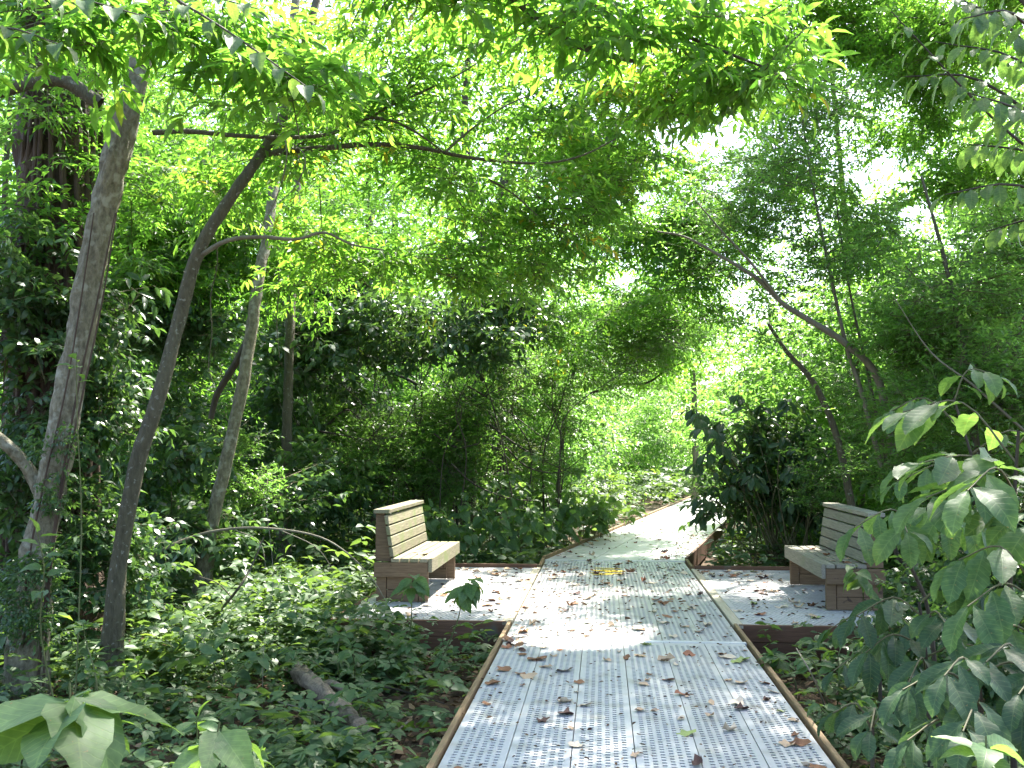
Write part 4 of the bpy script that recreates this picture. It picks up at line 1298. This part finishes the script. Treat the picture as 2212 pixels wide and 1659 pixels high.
# near plants at the bottom left
tq = upright('broadleaf_sapling', 'big soft pale green leaves in the bottom corner beneath the leaning trunks', at(150, 1700, 2.5), at(150, 1475, 2.45), .29, 9, 601, 'heart', 'sapling', .75, whorl=True, cat='sapling', wid=.92)
upright('broadleaf_sapling', 'small ovate-leaved sapling at the bottom edge below the rotting log', at(470, 1720, 2.8), at(475, 1560, 2.75), .18, 7, 602, 'heart', 'sapling', .7, whorl=True, cat='sapling', wid=.92)
upright('broadleaf_sapling', 'low leafy seedling between the corner plant and the slim bending tree', at(300, 1640, 3.6), at(255, 1530, 3.6), .10, 7, 603, 'ovate', 'sapling', .3, whorl=True, cat='sapling')
upright('creeper_sprig', 'pale creeper leaves hanging before the lichen-spotted trunk near its foot', at(150, 1600, 5.8), at(80, 1150, 5.6), .13, 9, 604, 'ovate', 'sapling', .15, cat='plant')
upright('creeper_sprig', 'five-fingered creeper leaf cluster beside the slim bending trunk at knee height', at(220, 1600, 6.0), at(180, 1345, 6.0), .11, 9, 605, 'ovate', 'sapling', .15, whorl=True, cat='plant')
upright('creeper_sprig', 'five-fingered creeper cluster crossing the lichen-spotted trunk at mid height', at(160, 1560, 6.3), at(165, 760, 6.3), .12, 7, 606, 'obovate', 'sapling', .2, whorl=True, cat='plant')

# two hanging-leaved seedlings in front of the side platform
upright('seedling', 'bright backlit seedling hanging its leaves before the brown platform face', at(925, 1500, 7.7), at(1015, 1255, 7.4), .185, 12, 611, 'ovate', 'sapling', 1.1, start=.72, cat='seedling', wid=1.15)
upright('seedling', 'leafy seedling standing before the near leg of the greenish bench', at(870, 1470, 7.9), at(893, 1245, 7.4), .175, 11, 612, 'ovate', 'sapling', 1.0, start=.7, cat='seedling', wid=1.1)

# plants along the walk beyond the greenish bench
row = [(930, 1120, 13.4, .14), (965, 1140, 13.2, .15), (1000, 1105, 13.8, .16), (1040, 1130, 13.6, .15), (1075, 1100, 14.2, .16), (1110, 1120, 14.0, .15), (1150, 1110, 14.6, .15),
       (1190, 1115, 15.0, .15), (1225, 1105, 15.6, .15), (1260, 1112, 16.2, .15), (1295, 1105, 16.8, .15), (1325, 1090, 17.8, .15), (905, 1160, 12.9, .13), (1130, 1060, 15.5, .16), (1060, 1055, 15.0, .16)]
for i, (u, v, D, L) in enumerate(row):
    oth = ('first', 'second', 'third', 'fourth', 'fifth', 'sixth', 'seventh', 'eighth', 'ninth', 'tenth', 'eleventh', 'twelfth')
    lab = f'{oth[i]} knee-high broad-leaved plant counting from the greenish bench to the bend' if i < 12 else ['broad-leaved plant squeezed beside the far end of the greenish bench', 'taller broad-leaved plant in the second row below the silvery whorl', 'broad-leaved plant in the second row nearer the greenish bench'][i - 12]
    upright('broadleaf_herb', lab, at(u, 1190, D), at(u, v - 22, D), L * 1.35, 9, 620 + i, 'ovate', 'pawpaw', .9, start=.3, cat='plant', group='broad-leaved plants along the walk', shoots=4, spread=.26, wid=1.2)
# pale whorls catching the sky
for i, (u, v, D, lab) in enumerate([(1150, 975, 14.8, 'tall sapling with glossy silver-lit leaf whorl above the low plants'), (1100, 1020, 14.2, 'shorter sapling with silvery leaf whorl left of the tall one'), (1235, 1010, 16.0, 'dark-leaved sapling between the silvery whorl and the bend')]):
    upright('glossy_sapling', lab, at(u, 1185, D), at(u, v, D), .26, 11, 640 + i, 'obovate', 'pawpaw', .45, start=.75, cat='sapling', whorl=True)
# sunlit herbs beside the far stretch
for i in range(26):
    r_ = G(700 + i)
    m = r_.uniform(1.5, 19)
    p = PL + D2 * m - N2 * r_.uniform(.35, 1.8)
    h = r_.uniform(.45, 1.0)
    lab = 'sunlit yellow-green herb leaning over the far edge of the boardwalk' if m > 7 else 'leafy herb by the edge board just past the bend'
    upright('roadside_herb', lab, p, p + np.array([r_.normal(.1, .1), 0, h]), .13, 8, 700 + i, 'ovate', 'sapling', .8, start=.2, cat='plant', group='herbs along the far stretch', shoots=2, spread=.25, wid=1.0)

# dark large-leaved bush at the bend
def dark_bush():
    r = G(800)
    foot = at(1690, 1205, 13.9)
    base = ground_below(foot)
    t = thing('dark_bush', 'dense dark bush of large hanging leaves at the bend of the boardwalk', 'bush', base)
    crown(t, base, [px(1660, 960, 14.1, 130, 100, .7, 60), px(1600, 1060, 14.0, 80, 80, .5, 30), px(1740, 1060, 14.0, 80, 90, .5, 34)], 'broad', G(801), name='foliage', clear=False)
    for k in range(44):
        tgt = at(r.uniform(1490, 1800), r.uniform(850, 1130), 13.7 + r.uniform(-.8, .6))
        if tgt[2] < .35: continue
        mid = base * .5 + tgt * .5 + np.array([r.normal(0, .12), r.normal(0, .15), .35])
        b0 = base + np.array([r.normal(0, .25), r.normal(0, .25), 0])
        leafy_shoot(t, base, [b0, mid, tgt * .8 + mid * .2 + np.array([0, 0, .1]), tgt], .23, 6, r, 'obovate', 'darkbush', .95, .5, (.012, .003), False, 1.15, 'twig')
    return t


dark_bush()

# large-leaved saplings on the right
def pawpaw(label, foot, trunk, shoots, L, seed, n=9, droop=.55, start=.25, mk='pawpaw', rad=.014):
    r = G(seed)
    base = ground_below(foot)
    t = thing('pawpaw_sapling', label, 'sapling', base, 'large-leaved saplings')
    tp = [base] + [np.asarray(p) for p in trunk]
    limb(t, base, tp, rad, rad * .5, 'bark_dark', 'trunk', 7, seed)
    for (a, m, e) in shoots:
        leafy_shoot(t, base, [a, m, e], L, n, r, 'obovate', mk, droop, start, (.006, .003), False, 1.1, 'twig')
    return t


A_ = at
pawpaw('large-leaved sapling hanging a row of leaves in front of the grey bench', A_(2030, 1560, 5.4), [A_(2010, 1340, 5.4), A_(1960, 1200, 5.4), A_(1990, 1130, 5.4)],
       [(A_(1985, 1140, 5.4), A_(1925, 1100, 5.3), A_(1845, 1140, 5.2)), (A_(1985, 1140, 5.4), A_(2060, 1105, 5.3), A_(2140, 1160, 5.3)), (A_(1970, 1180, 5.4), A_(1950, 1125, 5.1), A_(1960, 1150, 4.9)), (A_(1985, 1130, 5.4), A_(2010, 1090, 5.2), A_(2040, 1130, 5.0))], .235, 811, n=7, droop=.95)
pawpaw('large-leaved sapling spreading long bright leaves at the edge above the others', A_(2190, 1640, 4.6), [A_(2180, 1350, 4.6), A_(2190, 1100, 4.6), A_(2200, 930, 4.6)],
       [(A_(2195, 1040, 4.6), A_(2100, 985, 4.6), A_(1985, 1000, 4.6)), (A_(2195, 1000, 4.6), A_(2080, 870, 4.7), A_(1950, 890, 4.8)), (A_(2190, 1100, 4.6), A_(2090, 1050, 4.5), A_(2000, 1075, 4.4)), (A_(2200, 960, 4.6), A_(2260, 900, 4.5), A_(2330, 930, 4.5)), (A_(2180, 1150, 4.6), A_(2210, 1100, 4.4), A_(2250, 1160, 4.2)), (A_(2190, 1060, 4.6), A_(2150, 1010, 4.3), A_(2090, 1060, 4.1))], .28, 812, n=7, droop=.4)
pawpaw('sapling with broad drooping leaves on the edge just under the long bright ones', A_(2260, 1700, 4.2), [A_(2250, 1450, 4.2), A_(2230, 1250, 4.2)],
       [(A_(2230, 1260, 4.2), A_(2160, 1180, 4.2), A_(2070, 1210, 4.2)), (A_(2240, 1300, 4.2), A_(2170, 1260, 4.1), A_(2090, 1310, 4.0)), (A_(2245, 1380, 4.2), A_(2180, 1350, 4.1), A_(2110, 1400, 4.0))], .25, 820, n=7, droop=.8)
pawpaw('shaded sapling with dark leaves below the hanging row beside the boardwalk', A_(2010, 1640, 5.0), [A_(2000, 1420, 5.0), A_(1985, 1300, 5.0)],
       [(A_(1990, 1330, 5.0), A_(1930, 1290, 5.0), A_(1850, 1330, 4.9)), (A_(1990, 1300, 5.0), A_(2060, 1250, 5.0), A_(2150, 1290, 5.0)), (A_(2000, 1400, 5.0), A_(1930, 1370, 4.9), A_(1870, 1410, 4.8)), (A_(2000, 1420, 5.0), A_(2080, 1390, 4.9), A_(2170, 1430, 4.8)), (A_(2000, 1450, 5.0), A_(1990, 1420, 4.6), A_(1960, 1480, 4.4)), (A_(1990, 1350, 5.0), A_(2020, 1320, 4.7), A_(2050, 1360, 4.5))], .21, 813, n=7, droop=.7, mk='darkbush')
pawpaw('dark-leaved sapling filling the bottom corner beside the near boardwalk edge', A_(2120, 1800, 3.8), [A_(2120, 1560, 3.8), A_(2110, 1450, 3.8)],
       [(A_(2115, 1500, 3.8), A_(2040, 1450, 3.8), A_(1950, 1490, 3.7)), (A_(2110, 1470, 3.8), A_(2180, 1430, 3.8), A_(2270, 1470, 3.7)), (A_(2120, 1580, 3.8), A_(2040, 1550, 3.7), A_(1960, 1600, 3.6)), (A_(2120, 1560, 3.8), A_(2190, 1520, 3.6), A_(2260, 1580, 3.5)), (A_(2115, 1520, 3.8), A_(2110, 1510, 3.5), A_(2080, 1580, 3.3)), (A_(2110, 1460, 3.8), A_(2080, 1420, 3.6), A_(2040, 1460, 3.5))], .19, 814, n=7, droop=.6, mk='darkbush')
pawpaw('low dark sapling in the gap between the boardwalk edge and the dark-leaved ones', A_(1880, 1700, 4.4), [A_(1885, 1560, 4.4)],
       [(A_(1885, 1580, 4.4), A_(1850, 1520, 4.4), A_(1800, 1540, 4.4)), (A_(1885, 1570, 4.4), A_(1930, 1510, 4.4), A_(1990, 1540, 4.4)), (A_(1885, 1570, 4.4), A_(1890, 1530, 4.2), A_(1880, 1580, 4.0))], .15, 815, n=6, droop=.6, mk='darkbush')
pawpaw('leaning sapling with bright leaves crossing in front of the shrub by the grey bench', A_(2230, 1500, 6.2), [A_(2180, 1250, 6.2), A_(2110, 1020, 6.2), A_(2060, 860, 6.2)],
       [(A_(2120, 1040, 6.2), A_(2040, 1000, 6.2), A_(1940, 1040, 6.2)), (A_(2080, 930, 6.2), A_(2000, 860, 6.3), A_(1920, 890, 6.3)), (A_(2100, 980, 6.2), A_(2180, 930, 6.0), A_(2260, 960, 6.0)), (A_(2150, 1150, 6.2), A_(2070, 1100, 6.0), A_(1990, 1140, 5.9)), (A_(2060, 870, 6.2), A_(2090, 800, 6.2), A_(2150, 810, 6.1))], .22, 821, n=7, droop=.5)
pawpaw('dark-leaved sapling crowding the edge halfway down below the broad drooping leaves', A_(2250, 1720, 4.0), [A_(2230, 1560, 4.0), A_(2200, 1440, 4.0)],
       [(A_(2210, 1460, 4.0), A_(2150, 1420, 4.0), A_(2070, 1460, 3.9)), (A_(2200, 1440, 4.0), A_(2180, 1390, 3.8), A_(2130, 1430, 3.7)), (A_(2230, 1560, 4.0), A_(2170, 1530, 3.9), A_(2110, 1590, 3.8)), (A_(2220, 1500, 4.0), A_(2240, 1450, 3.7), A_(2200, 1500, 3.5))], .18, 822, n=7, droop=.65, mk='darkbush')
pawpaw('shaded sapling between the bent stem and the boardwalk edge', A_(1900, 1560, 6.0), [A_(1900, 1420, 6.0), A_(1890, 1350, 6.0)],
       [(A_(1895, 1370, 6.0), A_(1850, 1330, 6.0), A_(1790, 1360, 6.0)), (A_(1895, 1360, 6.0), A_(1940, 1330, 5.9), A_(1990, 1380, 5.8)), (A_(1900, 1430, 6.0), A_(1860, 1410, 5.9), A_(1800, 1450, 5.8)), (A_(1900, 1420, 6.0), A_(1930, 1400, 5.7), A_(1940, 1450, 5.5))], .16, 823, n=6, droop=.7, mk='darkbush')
upright('broadleaf_sapling', 'big rounded pale leaves in the bottom corner opposite the soft-leaved plant', A_(2130, 1760, 3.0), A_(2130, 1590, 3.0), .16, 8, 816, 'heart', 'pawpaw', .45, whorl=True, cat='sapling', wid=.9)
upright('seedling', 'yellow-green backlit seedling hanging over the platform below the grey bench', A_(1880, 1420, 7.6), A_(1845, 1225, 7.0), .16, 12, 817, 'ovate', 'sapling', 1.0, start=.65, cat='seedling', wid=1.1)
upright('seedling', 'small seedling by the outer corner of the grey bench', A_(1990, 1430, 7.8), A_(1980, 1260, 7.8), .12, 7, 818, 'ovate', 'sapling', .9, start=.6, cat='seedling', wid=1.1)
sb = thing('edge_shrub', 'dense leafy shrub filling the gaps behind the large-leaved saplings', 'shrub', ground_below(at(2170, 1400, 6.9)))
limb(sb, sb.location, [np.array(sb.location), at(2160, 1300, 6.9), at(2150, 1180, 6.9), at(2170, 1050, 7.0)], .025, .01, 'bark_dark', 'stem', 7, 824)
boughs(sb, sb.location, [px(2130, 1250, 7.0, 80, 90, .4, 8), px(2190, 1120, 7.2, 60, 90, .4, 6), px(2060, 1330, 6.9, 60, 60, .35, 5), px(2180, 1420, 6.2, 70, 70, .35, 6), px(2000, 1400, 6.4, 60, 40, .3, 4)], 'broadL', 825, .55, False)
# bent dark stem by the corner of the platform
bs = thing('bent_stem', 'bare dark bent stem leaning at the corner of the grey bench platform', 'stem', ground_below(at(2010, 1380, 7.6)))
limb(bs, bs.location, [ground_below(at(2010, 1380, 7.6)), at(2000, 1330, 7.6), at(1965, 1250, 7.6), at(1935, 1190, 7.5), at(1925, 1130, 7.5)], .035, .012, 'bark_dark', 'trunk', seed=819)

# drooping large-leaved tree at the top right
r_ = G(830)
bR = ground_below(at(2420, 1200, 7.8))
tR = thing('pawpaw_tree', 'tree hanging rows of long drooping leaves in the top corner above the shrubs', 'tree', bR)
limb(tR, bR, [bR, at(2430, 900, 7.8), at(2410, 600, 7.7), at(2360, 420, 7.6), at(2300, 200, 7.5), at(2260, -80, 7.5)], .09, .05, 'bark_dark', 'trunk', 10, 831)
for (a, m, e, n) in [((2360, 420, 7.6), (2160, 270, 7.4), (1925, 25, 7.2), 22), ((2330, 330, 7.6), (2120, 175, 7.5), (1955, 165, 7.4), 16), ((2380, 480, 7.6), (2200, 400, 7.3), (2040, 420, 7.2), 16), ((2300, 200, 7.5), (2180, 60, 7.3), (2040, -20, 7.2), 18), ((2340, 380, 7.6), (2220, 250, 7.0), (2090, 200, 6.8), 14), ((2260, 60, 7.5), (2150, -40, 7.6), (1960, -60, 7.6), 14), ((2350, 400, 7.6), (2230, 330, 7.8), (2080, 310, 8.0), 18), ((2320, 280, 7.6), (2200, 130, 7.9), (2020, 90, 8.1), 20), ((2380, 520, 7.6), (2260, 470, 7.7), (2130, 500, 7.8), 14), ((2280, 150, 7.5), (2190, 30, 6.9), (2080, 40, 6.7), 16)]:
    leafy_shoot(tR, bR, [at(*a), at(*m), at(*e)], .22, n, r_, 'obovate', 'pawpaw', 1.0, .2, (.018, .004), False, 1.1, 'bark_dark')
# large blurred leaves close by at the top left
r_ = G(840)
bQ = ground_below(at(-160, 1300, 5.2))
tQ = thing('pawpaw_tree', 'tree dangling broad soft leaves in the top corner over the leaning trunk', 'tree', bQ)
limb(tQ, bQ, [bQ, at(-170, 800, 5.2), at(-150, 300, 5.2), at(-80, -40, 5.2), at(60, -180, 5.3)], .06, .03, 'bark_smooth', 'trunk', 9, 841)
for (a, m, e, n) in [((-80, -40, 5.2), (100, -20, 5.0), (330, 40, 4.9), 12), ((60, -180, 5.3), (280, -60, 5.2), (560, 20, 5.1), 12), ((-120, 120, 5.2), (0, 60, 5.0), (140, 100, 4.9), 8), ((280, -60, 5.2), (480, 60, 5.0), (680, 200, 4.9), 12)]:
    leafy_shoot(tQ, bQ, [at(*a), at(*m), at(*e)], .16, n, r_, 'ovate', 'sapling', .8, .25, (.01, .003), False, 1.0, 'bark_smooth')

# ================================================================== FALLEN WOOD
def stick(name, label, pts, r0, r1, mat, cat, seed, group=None, forks=()):
    P = [np.asarray(p, float) for p in pts]
    t = thing(name, label, cat, P[0], group)
    tube('stem' if cat != 'log' else 'trunk', P, np.linspace(r0, r1, len(P)), M[mat], t, P[0], 7 if cat != 'log' else 14, 4 if cat != 'log' else 8, .05 if cat != 'log' else .16, seed)
    for f in forks:
        limb(t, P[0], f, r1 * 1.3, r1 * .5, mat, 'fork', 5, seed + 1)
    return t


def on_ground(u, v, dz=0.02):
    d = ray(u, v)
    D = 6.0
    for _ in range(12):
        p = at(u, v, D)
        g = float(gz(p[0], p[1])) + dz
        D *= (CAM_Z - g) / max(CAM_Z - p[2], .05)
    return at(u, v, D)


stick('fallen_log', 'rotting grey-brown log lying in the ivy beside the near boardwalk', [on_ground(640, 1448, .17), on_ground(690, 1490, .18), on_ground(750, 1545, .16), on_ground(803, 1592, .09)], .062, .04, 'log', 'log', 901,
      forks=[[on_ground(690, 1490, .12), on_ground(720, 1480, .2), on_ground(760, 1500, .22)]])
stick('arching_branch', 'long thin branch arching over the ivy toward the greenish bench', [on_ground(205, 1330, .05), at(300, 1225, 9.0), at(400, 1165, 9.0), at(500, 1142, 9.0), at(600, 1143, 9.0), at(690, 1160, 9.0), at(750, 1195, 9.0), at(800, 1245, 9.0), at(835, 1300, 8.9)], .016, .004, 'bark_pale', 'branch', 903,
      forks=[[at(600, 1143, 9.0), at(680, 1180, 8.9), at(720, 1230, 8.9)], [at(500, 1142, 9.0), at(560, 1170, 8.9), at(575, 1230, 8.8)]])
stick('dead_branch', 'crooked dead branch slanting up out of the ivy behind the log', [on_ground(430, 1365, .02), at(500, 1290, 7.9), at(540, 1230, 8.0), at(570, 1160, 8.1)], .014, .005, 'bark_smooth', 'branch', 905, forks=[[at(500, 1290, 7.9), at(470, 1260, 7.9), at(430, 1245, 7.9)]])
stick('dead_branch', 'straight brown stick lying slanted across the ivy in front of the slim bending tree', [on_ground(330, 1270, .15), on_ground(450, 1330, .18), on_ground(560, 1400, .14), on_ground(660, 1480, .06)], .011, .006, 'bark_dark', 'branch', 907)
stick('dead_branch', 'stick lying in the ivy before the platform with the greenish bench', [on_ground(770, 1475, .08), on_ground(860, 1490, .10), on_ground(960, 1520, .05)], .010, .005, 'bark_dark', 'branch', 909)
stick('dead_branch', 'short thick stick at the bottom edge near the log', [on_ground(790, 1610, .05), on_ground(830, 1600, .06), on_ground(880, 1560, .09)], .013, .007, 'bark_pale', 'branch', 911)
stick('dead_branch', 'pale stick lying beside the edge board under the dark-leaved saplings', [on_ground(1680, 1420, .05), on_ground(1760, 1470, .08), on_ground(1830, 1500, .05)], .010, .006, 'bark_pale', 'branch', 913)
stick('dead_branch', 'thin upright dead stalk beside the near boardwalk under the saplings', [on_ground(1790, 1550, .0), at(1760, 1470, 5.3), at(1720, 1400, 5.6)], .006, .003, 'bark_pale', 'branch', 915)
r_ = G(920)
for i in range(34):
    u, v = r_.uniform(60, 960), r_.uniform(1330, 1640)
    a = r_.uniform(0, 3.14)
    p = on_ground(u, v, r_.uniform(.02, .12))
    l = r_.uniform(.15, .6)
    q = p + np.array([math.cos(a) * l, math.sin(a) * l, r_.uniform(-.02, .08)])
    m = (p + q) / 2 + np.array([0, 0, r_.uniform(0, .04)])
    stick('twig', 'thin dead twig lying among the ivy leaves', [p, m, q], r_.uniform(.004, .008), .003, ['bark_pale', 'bark_dark', 'bark_smooth'][i % 3], 'twig', 930 + i, 'twigs on the forest floor')

# hanging vines
for i, (pts, lab) in enumerate([
    ([(600, 250, 7.4), (620, 330, 7.4), (600, 420, 7.45), (560, 500, 7.5)], 'thin brown vine looping down from the slim bending tree'),
    ([(620, 300, 7.4), (660, 340, 7.4), (640, 400, 7.4), (600, 440, 7.4)], 'curled tendril hanging beside the fork of the slim bending tree'),
    ([(455, 420, 9), (470, 560, 9), (455, 640, 9), (458, 720, 9), (450, 790, 9), (462, 830, 9)], 'wavy bare vine hanging between the slim bending tree and the pale trunk'),
    ([(600, 520, 9.5), (602, 620, 9.5), (598, 700, 9.5), (604, 772, 9.5)], 'straight vine stub hanging below the bright leaves'),
    ([(690, 400, 9), (700, 520, 9), (735, 610, 9), (790, 640, 9)], 'long loose vine swinging across the bright canopy'),
    ([(575, 1090, 7), (590, 1250, 7), (570, 1400, 6.9), (566, 1560, 6.8)], 'hair-thin vine dangling in front of the ivy'),
    ([(1150, 850, 16), (1200, 900, 16), (1215, 980, 16.2), (1200, 1050, 16.4)], 'vine hanging beside the sunlit leaves over the walk'),
]):
    P = [at(*p) for p in pts]
    t = thing('hanging_vine', lab, 'vine', P[-1], 'vines')
    limb(t, P[-1], P, .006 if i != 5 else .002, .004 if i != 5 else .0015, 'bark_pale' if i in (0, 1, 5) else 'bark_smooth', 'stem', 5, 960 + i)

# tangle of stems in the shade behind the greenish bench
r_ = G(970)
bT = ground_below(at(880, 1090, 16.5))
tT = thing('vine_thicket', 'dark tangle of bare vines and stems in the shade behind the greenish bench', 'thicket', bT)
for i in range(44):
    u = r_.uniform(640, 1210)
    D = r_.uniform(14.5, 18.5)
    p0 = ground_below(at(u, 1090, D))
    lean = r_.normal(0, 70)
    pts = [p0, at(u + lean * .3 + r_.normal(0, 15), 990, D), at(u + lean * .7 + r_.normal(0, 25), 890, D), at(u + lean + r_.normal(0, 40), r_.uniform(720, 820), D + r_.normal(0, .3))]
    limb(tT, bT, pts, r_.uniform(.008, .022), .006, 'bark_dark', 'stem', 5, 970 + i)
for i in range(14):
    u = r_.uniform(660, 1150); D = r_.uniform(14.5, 17)
    v = r_.uniform(820, 1020)
    pts = [at(u, v, D), at(u + 50, v + r_.normal(20, 25), D), at(u + 120, v + r_.normal(50, 30), D), at(u + 190, v + r_.normal(60, 50), D)]
    limb(tT, bT, pts, .016, .005, 'bark_dark', 'stem', 5, 1040 + i)

# ================================================================== FALLEN LEAVES ON THE DECK
def fallen_mesh(shape, colour, seed):
    r = G(seed)
    n = 12
    th = np.linspace(0, 2 * math.pi, n, endpoint=False)
    if shape == 'lobed':
        rad = .5 * (0.62 + .38 * np.abs(np.cos(th * 2.5 + .2))) * r.uniform(.85, 1.1, n)
        cur = .25
    elif shape == 'curled':
        rad = .5 * np.where(np.abs(np.sin(th)) > .5, .62, 1.0) * r.uniform(.85, 1.15, n)
        cur = 1.1
    elif shape == 'crumpled':
        rad = .5 * r.uniform(.55, 1.05, n)
        cur = .6
    else:
        rad = .5 * (1 / np.sqrt(np.cos(th) ** 2 + (np.sin(th) / .52) ** 2)) * r.uniform(.92, 1.06, n)
        cur = .35
    V = [(0, 0, .02)]
    for q in (.55, 1.0):
        for k in range(n):
            x, y = rad[k] * q * math.cos(th[k]), rad[k] * q * math.sin(th[k])
            z = cur * y * y * 1.6 + cur * .35 * x * x + .04 * q * r.normal() * (1 + cur) + .03
            V.append((x, y, max(z, .012)))
    F = [(0, 1 + k, 1 + (k + 1) % n) for k in range(n)]
    Q = [(1 + k, 1 + n + k, 1 + n + (k + 1) % n, 1 + (k + 1) % n) for k in range(n)]
    V = np.array(V)
    # stalk
    b = len(V)
    V = np.vstack([V, [(.48 * rad[0] / .5, 0, .04), (.48 * rad[0] / .5, .025, .04), (.85, .05, .015)]])
    F.append((b, b + 1, b + 2))
    return mesh_np('fallen_leaf', V, [np.array(F), np.array(Q)], False)


SHAPES = ('flat', 'lobed', 'curled', 'crumpled')
COLS = ('brown', 'tan', 'pale', 'dark', 'reddish', 'yellow-green')
FM = {}
for i, sh in enumerate(SHAPES):
    for j, c in enumerate(COLS):
        FM[sh, c] = [fallen_mesh(sh, c, 1100 + i * 50 + j * 5 + q) for q in range(2)]
        for m in FM[sh, c]:
            m.materials.append(DRY[c])
ORD = ('first', 'second', 'third', 'fourth', 'fifth', 'sixth')


def fallen(p, r, where_, L=None, z=0.004, cols=None):
    sh = SHAPES[int(r.choice(4, p=[.22, .33, .25, .20]))]
    c = COLS[int(r.choice(6, p=cols if cols is not None else [.27, .29, .24, .09, .08, .03]))]
    L = L or r.uniform(.05, .13)
    o = bpy.data.objects.new('fallen_leaf', FM[sh, c][int(r.integers(2))])
    COL.objects.link(o)
    o.location = (p[0], p[1], p[2] + z)
    o.rotation_euler = (r.normal(0, .12), r.normal(0, .12), r.uniform(0, 6.283))
    o.scale = (L, L * r.uniform(.75, 1.1), L * r.uniform(.7, 1.3))
    size = 'large' if L > .085 else ('small' if L < .06 else 'mid-sized')
    lab = f'{size} {sh} {c} fallen leaf {where_}'
    return tag(o, lab, 'fallen leaf', 'fallen leaves ' + where_)


r_ = G(1200)
# near stretch, more along both edges
for i in range(80):
    s = -4.4 + 3.55 * r_.random() ** .8
    t = r_.choice([r_.uniform(.04, 1.79), r_.beta(.6, .6) * 1.74 + .045])
    k = min(5, int(t / .305))
    fallen(wp(s, t), r_, f'on the {ORD[k]} near plank from the ivy' )
for i in range(76):
    s = S1 + .05 + (S2 - S1 - .1) * r_.random()
    t = r_.uniform(.04, 1.79)
    k = min(5, int(t / .305))
    fallen(wp(s, t), r_, f'on the {ORD[k]} plank between the benches', r_.uniform(.06, .14))
for i in range(34):
    fallen(wp(r_.uniform(.1, 3.85), r_.uniform(-.95, -.05)), r_, 'on the platform before the greenish bench', r_.uniform(.06, .14))
for i in range(40):
    fallen(wp(r_.uniform(.1, 3.85) if i % 3 else r_.uniform(3.2, 3.9), r_.uniform(1.88, 2.75)), r_, 'on the platform before the grey bench', r_.uniform(.06, .14))
for i in range(44):
    k = r_.choice([r_.uniform(.03, .97), r_.uniform(.75, .98), r_.uniform(.02, .15)])
    fallen(far_pt(k, 4.7 * r_.random() ** 1.2 + .08, 0), r_, 'on the shaded planks just past the bend', r_.uniform(.06, .12))
for i in range(8):
    fallen(far_pt(r_.uniform(.05, .95), r_.uniform(5, 14), 0), r_, 'on the sunlit far planks', r_.uniform(.08, .13))
# small heap against the edge board
for i in range(10):
    fallen(wp(S1 + r_.uniform(-.45, .12), .03 + abs(r_.normal(0, .10))), r_, 'in the heap against the edge board', r_.uniform(.06, .11), .004 + .012 * (i % 3), [.35, .2, .1, .25, .1, 0])
for i in range(3):
    p = wp(.95 + .35 + i * .12, -.845 - .14 - .07 * i, .419)
    fallen(p, r_, 'lying on the seat of the greenish bench', .09, .001, [.3, .5, .1, 0, .1, 0])
for i in range(9):
    p = wp(.80 + r_.uniform(.1, 1.6), 1.83 + .89 + r_.uniform(.15, .36), .419)
    fallen(p, r_, 'lying on the seat of the grey bench', r_.uniform(.05, .09), .001, [.4, .3, 0, .2, .1, 0])

# crumbs of leaves too small to pick out
def crumbs():
    r = G(1300)
    m = 1300
    P = []
    for i in range(m):
        q = r.random()
        if q < .24: P.append(wp(-4.5 + 3.7 * r.random(), r.beta(.7, .7) * 1.8 + .015))
        elif q < .62: P.append(wp(S1 + 5.5 * r.random(), r.uniform(.02, 1.81)))
        elif q < .74: P.append(wp(r.uniform(.06, 3.9), r.uniform(-1.4, -.02)))
        elif q < .88: P.append(wp(r.uniform(.06, 3.9), r.uniform(1.85, 3.3)))
        else: P.append(far_pt(r.choice([r.uniform(.02, .98), r.uniform(.8, .98)]), 4.8 * r.random(), 0))
    P = np.array(P)
    P[:, 2] = .007
    a = r.uniform(0, 6.283, m)
    d = np.c_[np.cos(a), np.sin(a), r.normal(0, .1, m)]
    nn = unit(np.c_[r.normal(0, .3, (m, 2)), np.ones(m)])
    L = r.uniform(.012, .035, m) * np.where(P[:, 1] > 7.8, 1.7, 1.0)
    V, F, A = leaves_vf(P, d, nn, L, L * r.uniform(.3, .8, m), r.random(m), 'dry')
    tag(put('leaf_debris', mesh_np('leaf_debris', V, [F], False, {'rnd': A}), M['litter']), 'crumbs of dead leaves scattered over the deck', kind='stuff')


crumbs()



# things of the wood that share a description are told apart by their order across the view
_ord = ('first', 'second', 'third', 'fourth', 'fifth', 'sixth', 'seventh', 'eighth', 'ninth', 'tenth', 'eleventh', 'twelfth', 'thirteenth', 'fourteenth', 'fifteenth', 'sixteenth', 'seventeenth', 'eighteenth', 'nineteenth', 'twentieth')
_by = {}
for o in list(COL.objects):
    if o.parent is None and o.get('category') in ('tree', 'bush', 'plant') and o.get('label'):
        _by.setdefault(o['label'], []).append(o)
for lab, obs in _by.items():
    if len(obs) > 1:
        obs.sort(key=lambda o: o.location.x / max(o.location.y, 1))
        for k, o in enumerate(obs[:20]):
            o['label'] = lab + f', {_ord[k]} from left'
